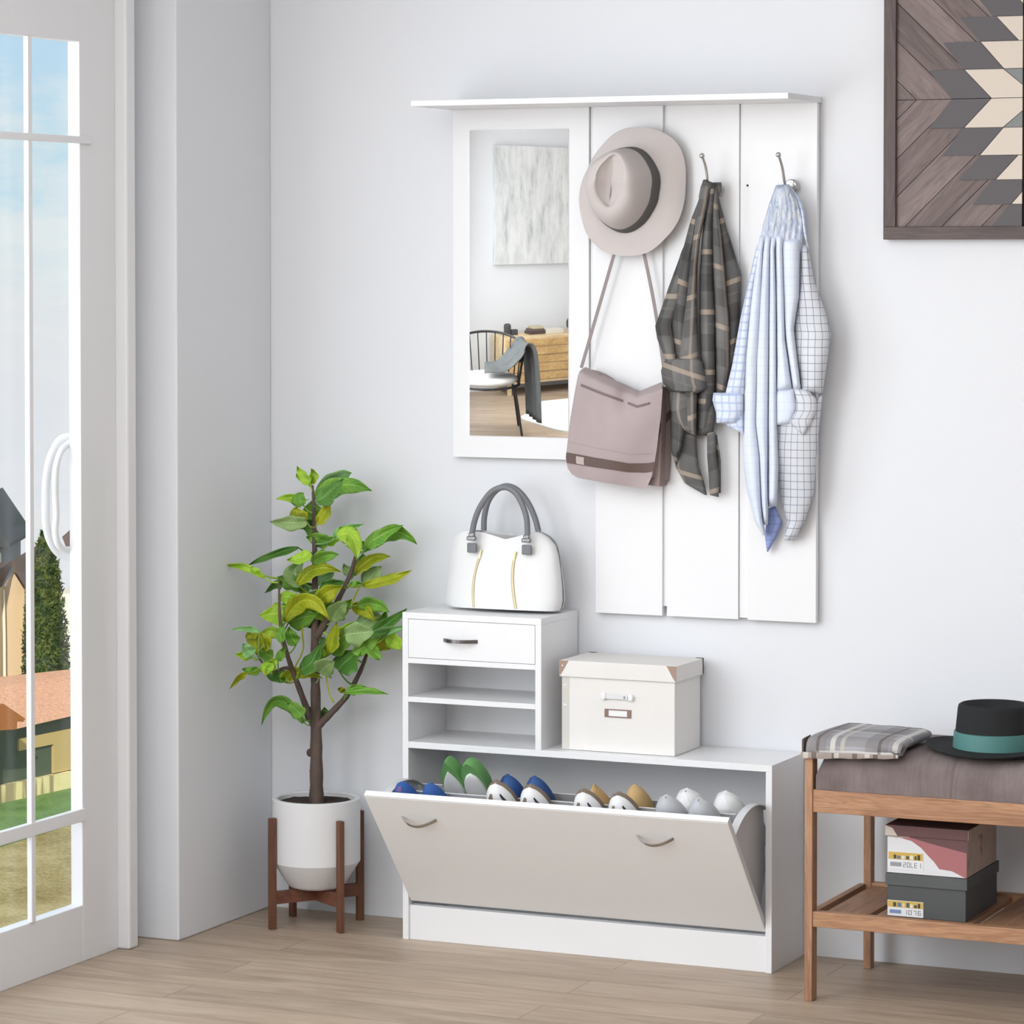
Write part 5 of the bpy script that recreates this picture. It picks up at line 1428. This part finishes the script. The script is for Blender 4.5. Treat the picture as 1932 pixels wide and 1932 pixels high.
MB().rings([hat_ring(.088, .005), hat_ring(.12, .001, .001), hat_ring(.145, .001, .007), hat_ring(RBm, .004, .013), hat_ring(RBm + .001, .0065, .013), hat_ring(.145, .0045, .009), hat_ring(.12, .0055, .003), hat_ring(.088, .010)]).build('brim', bh_m, bh, smooth=True, angle=75)
htop = Y(1868, 1326, hcen.y).z - zb_h
crr = [hat_ring(.0945, .004), hat_ring(.092, .03), hat_ring(.088, .07), hat_ring(.085, htop - .012), hat_ring(.083, htop - .004)]
rimr = []
for k in range(NB):
    a = 2 * PI * k / NB; rimr.append(Vector((bhx + .078 * math.cos(a), hcen.y + .078 * math.sin(a), zb_h + htop - .001)))
crr.append(rimr)
crr += [hat_ring(.068, htop - .010), hat_ring(.05, htop - .020), hat_ring(.02, htop - .022), hat_ring(.002, htop - .022)]
MB().rings(crr).build('crown', bh_m, bh, smooth=True, angle=60)
zt1 = Y(1868, 1390, hcen.y - .09).z - zb_h; zt0 = .006
MB().rings([hat_ring(.0943, .005), hat_ring(.0965, .006), hat_ring(.0937, zt1), hat_ring(.091, zt1 + .001)]).build('hat_band', teal, bh, smooth=True, angle=60, label='teal ribbon band')

# shoe boxes on the lower shelf
SZ = .2055
def label_art(par, x0, x1, z0, z1, y, top_col, glyph_x, seed, barcol, digits):
    """a printed sticker: coloured strip with small pictures, below it a block and digits"""
    lb_ = MB().box(x0, y - .0006, z0, x1, y, z1).build('label', plain('label_paper', srgb(226, 228, 230), .6), par)
    h_ = z1 - z0; w_ = x1 - x0
    MB().box(x0 + .001, y - .0010, z0 + h_ * .56, x1 - .001, y - .0005, z1 - .001).build('label_strip', plain('label_yellow', srgb(206, 172, 84), .6), lb_)
    rr4 = random.Random(seed); cols = [srgb(60, 66, 50), srgb(92, 122, 150), srgb(220, 214, 196), srgb(84, 92, 70), srgb(226, 222, 210), srgb(70, 72, 60)]
    xx = x0 + w_ * .16; i = 0
    while xx < x1 - w_ * .12:
        ww = w_ * rr4.uniform(.05, .10); hh2 = h_ * rr4.uniform(.18, .30)
        MB().box(xx, y - .0014, z0 + h_ * .60, xx + ww, y - .0009, z0 + h_ * .60 + hh2).build('print', plain('print_%d' % i, cols[i % 6], .6), lb_)
        xx += ww + w_ * rr4.uniform(.02, .05); i += 1
    MB().box(x0 + w_ * .06, y - .0010, z0 + h_ * .16, x0 + w_ * .38, y - .0005, z0 + h_ * .40).build('print', plain('print_block', barcol, .6), lb_)
    seg = {'0': 'abcdef', '1': 'bc', '2': 'abged', '7': 'abc', '6': 'afgedc', '5': 'afgcd', 'L': 'fed', 'E': 'afged'}
    dk_ = plain('print_dark', srgb(60, 62, 66), .6)
    xx = x0 + w_ * (.46 if len(digits) < 5 else .43); dw = w_ * (.085 if len(digits) < 5 else .072); dh = h_ * .28; zb4 = z0 + h_ * .14; th = .0010
    for d_ in digits:
        g_ = MB()
        for s_ in seg[d_]:
            a_ = {'a': (0, dh - th, dw, dh), 'b': (dw - th, dh / 2, dw, dh), 'c': (dw - th, 0, dw, dh / 2), 'd': (0, 0, dw, th), 'e': (0, 0, th, dh / 2), 'f': (0, dh / 2, th, dh), 'g': (0, dh / 2 - th / 2, dw, dh / 2 + th / 2)}[s_]
            g_.box(xx + a_[0], y - .0010, zb4 + a_[1], xx + a_[2], y - .0005, zb4 + a_[3])
        g_.build('digit', dk_, lb_); xx += dw + w_ * (.045 if len(digits) < 5 else .036)
def shoe_box(name, label, x0, x1, yf, yb, z0, z1, lidh, mb_, ml_, over=.004):
    r = thing(name, label, 'box', ((x0 + x1) / 2, (yf + yb) / 2, z0))
    b_ = MB().box(x0, yf, z0, x1, yb, z1 - .004).build('box_body', mb_, r, bevel=.001)
    l_ = MB().box(x0 - over, yf - over, z1 - lidh, x1 + over, yb + over, z1).build('lid', ml_, r, bevel=.001)
    return r, b_, l_
blk_m = fabric('charcoal_card', srgb(86, 88, 88), .6, 300, .06, .03)
blk_l = fabric('charcoal_card_lid', srgb(92, 95, 96), .6, 300, .06, .03)
yf1 = -.430
bx0, bx1 = Y(1674, 1720, yf1).x, Y(1822, 1740, yf1).x
zt_b = Y(1740, 1652, yf1).z
r1_, b1_, l1_ = shoe_box('shoe_box', 'charcoal grey shoe box with a yellow and white label, under the red one', bx0, bx1, yf1, -.17, SZ, zt_b, .027, blk_m, blk_l)
la_, lb3 = Y(1674, 1697, yf1), Y(1742, 1732, yf1)
label_art(b1_, la_.x + .001, lb3.x, lb3.z, la_.z, yf1 - .0002, None, 0, 5, srgb(120, 140, 178), '1076')
# red and white box
m, nt, b = new_mat('torn_red_white_card'); h = N(nt)
x_, y_, z_ = h.sep(h.coord())
nx_ = h.noise(h.coord(), 25, 4, .6)
red_m = plain('dusty_red_card', srgb(170, 108, 110), .6); maroon = plain('maroon_card', srgb(104, 72, 72), .6); wht = plain('white_card_front', srgb(222, 222, 224), .6)
c = h.ramp(h.noise(h.mapping(h.coord(), (6, 3, 1.2)), 6, 4, .65, .8), [(.30, srgb(72, 58, 54)), (.37, srgb(168, 152, 142)), (.60, srgb(190, 175, 165)), (.67, srgb(146, 92, 88))])
h.l(c, b.inputs['Base Color']); b.inputs['Roughness'].default_value = .7
side_m = m
zr0 = zt_b + .0008; yf2 = yf1 + .002
rx0, rx1 = Y(1674, 1640, yf2).x, Y(1824, 1650, yf2).x
zr1 = Y(1740, 1560, yf2).z
r2_ = thing('shoe_box', 'red and white shoe box with a maroon lid, on top of the charcoal one', 'box', ((rx0 + rx1) / 2, -.3, zr0))
bb_ = MB().box(rx0, yf2, zr0, rx1, -.18, zr1 - .004).build('box_body', side_m, r2_, bevel=.001)
def fp(px, py): 
    p = Y(px, py, yf2 - .0006); return Vector((p.x, yf2 - .0006, p.z))
zlo = zr0 + .001
w_pts = [Vector((rx0 + .0005, yf2 - .0006, zlo)), Vector((rx1 - .004, yf2 - .0006, zlo)), fp(1796, 1644), fp(1772, 1640), fp(1762, 1626), fp(1752, 1616), fp(1738, 1600), fp(1720, 1587), fp(1700, 1581), Vector((rx0 + .0005, yf2 - .0006, fp(1674, 1578).z))]
MB().prism(w_pts, (0, .0005, 0)).build('front_print', wht, bb_)
r_pts = [w_pts[1]] + w_pts[2:9] + [fp(1716, 1580), fp(1760, 1593), fp(1800, 1604), Vector((rx1 - .0005, yf2 - .0006, fp(1820, 1610).z)), Vector((rx1 - .0005, yf2 - .0006, zlo))]
MB().prism(r_pts, (0, .0005, 0)).build('front_print', red_m, bb_)
m_pts = [fp(1716, 1580), fp(1760, 1593), fp(1800, 1604), Vector((rx1 - .0005, yf2 - .0006, fp(1820, 1610).z)), Vector((rx1 - .0005, yf2 - .0006, zr1 - .006)), Vector((fp(1716, 1570).x, yf2 - .0006, zr1 - .006))]
MB().prism(m_pts, (0, .0005, 0)).build('front_print', maroon, bb_)
label_art(bb_, Y(1676, 1640, yf2).x, Y(1742, 1640, yf2).x, Y(1700, 1640, yf2).z, Y(1700, 1607, yf2).z, yf2 - .0008, None, 0, 9, srgb(150, 152, 156), '20LE1')
lh_ = zr1 - Y(1740, 1580, yf2).z
lid2 = MB().box(rx0 - .004, yf2 - .004, zr1 - lh_, rx1 + .004, -.176, zr1).build('lid', [maroon, side_m], r2_, bevel=.001)
MB().box(rx1 + .0035, yf2 - .0035, zr1 - lh_ + .0005, rx1 + .0046, -.1765, zr1 - .0005).build('side_print', side_m, lid2)
MB().prism([Vector((rx0 - .004, yf2 - .0046, zr1 - lh_)), Vector((rx0 + .026, yf2 - .0046, zr1 - lh_)), Vector((rx0 + .014, yf2 - .0046, zr1 - .007)), Vector((rx0 - .004, yf2 - .0046, zr1 - .001))], (0, .0008, 0)).build('front_print', plain('cream_corner_print', srgb(206, 196, 184), .6), lid2)

# ================================================================== the far end of the room, seen in the mirror
def wp(al, out, z): return W0 + wd * al + wn * out + Vector((0, 0, z))
def wbox(mb, a0, a1, o0, o1, z0, z1):
    c_ = wp((a0 + a1) / 2, (o0 + o1) / 2, (z0 + z1) / 2)
    return mb.obox(c_, wd * abs(a1 - a0) / 2, wn * abs(o1 - o0) / 2, Vector((0, 0, abs(z1 - z0) / 2)))
sbw = wood('pale_oak_case', srgb(206, 178, 136), srgb(232, 208, 166), 'X', .6, .5, 8); sbd = wood('oak_slat_front', srgb(180, 142, 90), srgb(218, 184, 128), 'X', .6, .5, 8)
sdb = thing('sideboard', 'low oak sideboard with slatted fronts, reflected in the mirror', 'sideboard', wp(.85, .2, 0))
A0, A1 = .005, 1.9
wbox(MB(), A0, A1, .03, .42, .13, .64).build('case', sbw, sdb, bevel=.004)
for i in range(5):
    z_ = .165 + i * .092
    for a0, a1 in ((A0 + .02, .93), (.94, A1 - .02)):
        wbox(MB(), a0, a1, .42, .438 if i % 2 else .432, z_, z_ + .078).build('drawer_front', sbd, sdb, bevel=.004)
for a0 in (A0 + .05, A1 - .09):
    for o0 in (.06, .34):
        wbox(MB(), a0, a0 + .04, o0, o0 + .04, 0, .13).build('leg', sbw, sdb)
m, nt, b = new_mat('weathered_white_canvas'); h = N(nt)
n_ = h.noise(h.mapping(h.coord(), (3, 3, .7)), 3, 6, .7)
h.l(h.ramp(n_, [(.32, srgb(184, 188, 188)), (.46, srgb(216, 218, 218)), (.6, srgb(232, 233, 233))]), b.inputs['Base Color']); b.inputs['Roughness'].default_value = .8
cv = wbox(MB(), .06, 1.55, .003, .06, 1.41, 2.74).build('canvas_painting', m, None, bevel=.003, loc=wp(.8, .03, 1.41))
tag(cv, 'large pale grey abstract canvas reflected in the mirror', 'painting')
dkg = plain('charcoal_ceramic', srgb(74, 76, 78), .5)
dc = thing('bookend', 'charcoal arched bookend on the reflected sideboard', 'ornament', wp(.16, .2, .64))
wbox(MB(), .10, .19, .17, .23, .64, .77).build('block', dkg, dc, bevel=.028)
wbox(MB(), .19, .27, .17, .23, .64, .70).build('foot', dkg, dc, bevel=.004)
gb2 = ('books on the sideboard',)
for i, (a0, a1, z0_, z1_, col, lbx) in enumerate(((.40, .60, .64, .675, (84, 72, 70), 'dark brown book lying flat, bottom one on the reflected sideboard'), (.42, .60, .675, .70, (104, 90, 86), 'brown book lying on the dark one in the mirror'), (.62, .86, .64, .685, (226, 220, 210), 'thick white book lying flat on the reflected sideboard'), (.52, .84, .705, .735, (196, 184, 160), 'cream book topmost of the reflected pile'))):
    z0_, z1_ = (z0_, z1_) if i < 3 else (.7005, .728)
    if i == 3: a0, a1 = .45, .59
    bk2 = wbox(MB(), a0, a1, .14, .28, z0_ + .0005, z1_).build('book', plain('book_cover_%d' % i, srgb(*col), .6), None, bevel=.002, loc=wp((a0 + a1) / 2, .2, z0_))
    tag(bk2, lbx, 'book', 'books on the sideboard')
vs = MB().lathe([(.001, .64), (.04, .64), (.075, .70), (.078, .75), (.05, .80), (.025, .82), (.03, .84), (.02, .84), (.001, .80)], (0, 0, 0), 32)
for p in vs.v: c_ = wp(1.03, .2, 0); p.x += c_.x; p.y += c_.y
o = vs.build('vase', dkg, None, smooth=True, loc=wp(1.03, .2, .64)); tag(o, 'round charcoal vase at the edge of the mirror', 'vase')
# rug
rg_ = MB(); n = 60; ctr2 = Vector((1.36, -6.0, 0)); ring = []
for k in range(n):
    a = 2 * PI * k / n; r_ = 1 + .12 * math.sin(3 * a + 1) + .06 * math.sin(7 * a)
    ring.append(ctr2 + Vector((.95 * r_ * math.cos(a), .72 * r_ * math.sin(a), .0005)))
rg_.prism(ring, (0, 0, .012))
o = rg_.build('rug', fabric('white_cowhide', srgb(238, 236, 232), .95, 60, .03, .3), None, loc=ctr2); tag(o, 'white hide rug on the floor, reflected in the mirror', 'rug')
# wire armchair
wire = plain('black_wire_metal', srgb(60, 58, 58), .4, .6)
ac = thing('armchair', 'dark wire armchair reflected at the mirror edge', 'chair', (.12, -5.3, 0))
ox, oy = .08, -5.28
def arc(r, z, a0, a1, n=24, ry=None, dz=0): return [Vector((ox + r * math.cos(a0 + (a1 - a0) * i / n), oy + (ry or r) * math.sin(a0 + (a1 - a0) * i / n), z + dz * math.sin(PI * i / n))) for i in range(n + 1)]
MB().tube(arc(.36, .66, -PI - .5, .5, 30, dz=.20), .012, 8).build('top_rail', wire, ac, smooth=True)
MB().tube(arc(.31, .44, 0, 2 * PI, 30), .011, 8).build('seat_rail', wire, ac, smooth=True)
for i in range(17):
    u = i / 16; a = -PI - .4 + (PI + .8) * u
    MB().tube([Vector((ox + .31 * math.cos(a), oy + .31 * math.sin(a), .44)), Vector((ox + .36 * math.cos(a), oy + .36 * math.sin(a), .66 + .20 * math.sin(PI * u)))], .006, 6).build('spindle', wire, ac, smooth=True)
for a in (.5, PI - .5, -.6, PI + .6):
    MB().tube(smooth_path([Vector((ox + .29 * math.cos(a), oy + .29 * math.sin(a), .44)), Vector((ox + .32 * math.cos(a), oy + .32 * math.sin(a), .30)), Vector((ox + .36 * math.cos(a), oy + .36 * math.sin(a), .006))], 12), .011, 8).build('leg', wire, ac, smooth=True)
cus = MB().lathe([(.001, .453), (.27, .453), (.295, .475), (.29, .50), (.26, .515), (.001, .52)], (ox, oy, 0), 40).build('seat_cushion', fabric('white_cushion', srgb(236, 234, 230), .9, 300, .03), None, smooth=True, angle=60, loc=(ox, oy, .453))
tag(cus, 'white round seat cushion on the reflected wire armchair', 'cushion')
th_m = fabric('grey_throw_wool', srgb(98, 100, 100), .95, 300, .15, .3)
tw = MB(); A = []
cxs = [(-.02, .02, .58), (.14, .02, .60), (.27, .02, .70), (.345, .02, .79), (.40, .02, .76), (.425, .02, .50), (.43, .02, .13)]
cp = smooth_path([(ox + a_, oy + b_, c_) for a_, b_, c_ in cxs], 40)
for i, p in enumerate(cp):
    t = (cp[min(i + 1, 39)] - cp[max(i - 1, 0)]).normalized(); sd = Vector((.25, 1, 0)); sd = (sd - t * sd.dot(t)).normalized()
    row = []
    for k in range(13):
        f = k / 12 - .5; nn_ = t.cross(sd)
        row.append(p + sd * f * .44 + nn_ * .016 * math.sin(f * 24 + i * .06))
    A.append(row)
o = slab(tw, A, [[p + Vector((.004, .0, .006)) for p in r_] for r_ in A]).build('throw_blanket', th_m, None, smooth=True, angle=180, loc=(ox + .3, oy, .5))
tag(o, 'grey throw draped over the arm of the reflected chair', 'blanket')
L_WIN, L_FILL, L_FILL2, L_OUT, EXPOSURE = 135, 40, 54, 30, 0.02
# ================================================================== light
w = bpy.data.worlds.new('sky'); S.world = w; w.use_nodes = True
nt = w.node_tree; h = N(nt); bg = nt.nodes['Background']
v = h.coord('Generated')
z = h.sep(v)[2]
n = h.noise(h.mapping(v, (1, 1, 2.2)), 26, 5, .6)
zz = h.math('ADD', z, h.math('MULTIPLY', h.math('SUBTRACT', n, .5), .05))
f = h.math('ADD', h.math('MULTIPLY', zz, 2.5), .5)
c = h.ramp(f, [(.28, srgb(226, 230, 238)), (.45, srgb(228, 231, 234)), (.51, srgb(214, 230, 236)), (.56, srgb(190, 222, 236)), (.66, srgb(188, 220, 240)), (1, srgb(205, 222, 240))])
cl = h.ramp(h.noise(h.mapping(v, (1, 1, 2.6)), 17, 6, .6), [(.5, (0, 0, 0, 1)), (.66, (1, 1, 1, 1))])
c = h.mix(h.math('MULTIPLY', h.sep(cl)[0], .6), c, srgb(240, 240, 238))
h.l(c, bg.inputs[0]); bg.inputs[1].default_value = 1.0

def sun(rot, e, ang=1):
    d = bpy.data.lights.new('sun', 'SUN'); d.energy = e; d.angle = math.radians(ang)
    o = bpy.data.objects.new('sun', d); COL.objects.link(o)
    o.rotation_euler = Vector(rot).to_track_quat('-Z', 'Y').to_euler(); o.location = (0, 0, 30)
    d.color = (1, .95, .86)
sun((-.35, .8, -.55), 3.8)
def area(loc, direction, sx, sy, e, col=(1, 1, 1), name='lamp'):
    d = bpy.data.lights.new(name, 'AREA'); d.shape = 'RECTANGLE'; d.size = sx; d.size_y = sy; d.energy = e; d.color = col
    o = bpy.data.objects.new(name, d); COL.objects.link(o); o.location = loc
    o.rotation_euler = Vector(direction).to_track_quat('-Z', 'Y').to_euler()
    return o
area((-.5, -4.5, 1.8), (1, 0.12, -.04), 4.2, 2.3, L_WIN, (.96, .98, 1), 'window_daylight')
area((.55, -2.5, 3.04), (0, 0.12, -1), 1.9, 2.8, L_FILL, (.88, .94, 1), 'added_fill')  # added unseen fill lamp, lifts the pier and upper wall
area((2.1, -5.3, 2.72), (-.22, .75, -1), 2.0, 1.6, L_FILL2, (1, .99, .98), 'added_fill')  # added unseen lamp, tilted for frontal fill into the shelves
area((2.7, -7.1, 3.04), (-.3, 0, -1), 1.2, 1.2, 16, (1, .99, .98), 'added_fill')  # added unseen lamp, brightens the room end that the mirror reflects
area((-1.3, -2.2, 1.6), (.9, .45, -.05), 1.6, 2.2, L_OUT, (.97, .985, 1), 'added_outdoor_fill')  # added area lamp outside the glass door, whitens its reveal

S.view_settings.view_transform = 'Standard'; S.view_settings.look = 'None'
S.view_settings.gamma = 1; S.view_settings.exposure = EXPOSURE; S.view_settings.use_curve_mapping = False
cy = S.cycles
cy.max_bounces = 6; cy.diffuse_bounces = 3; cy.use_adaptive_sampling = True; cy.adaptive_threshold = .04; cy.adaptive_min_samples = 16; cy.glossy_bounces = 3; cy.transparent_max_bounces = 8
cy.sample_clamp_indirect = 6
cy.use_denoising = True
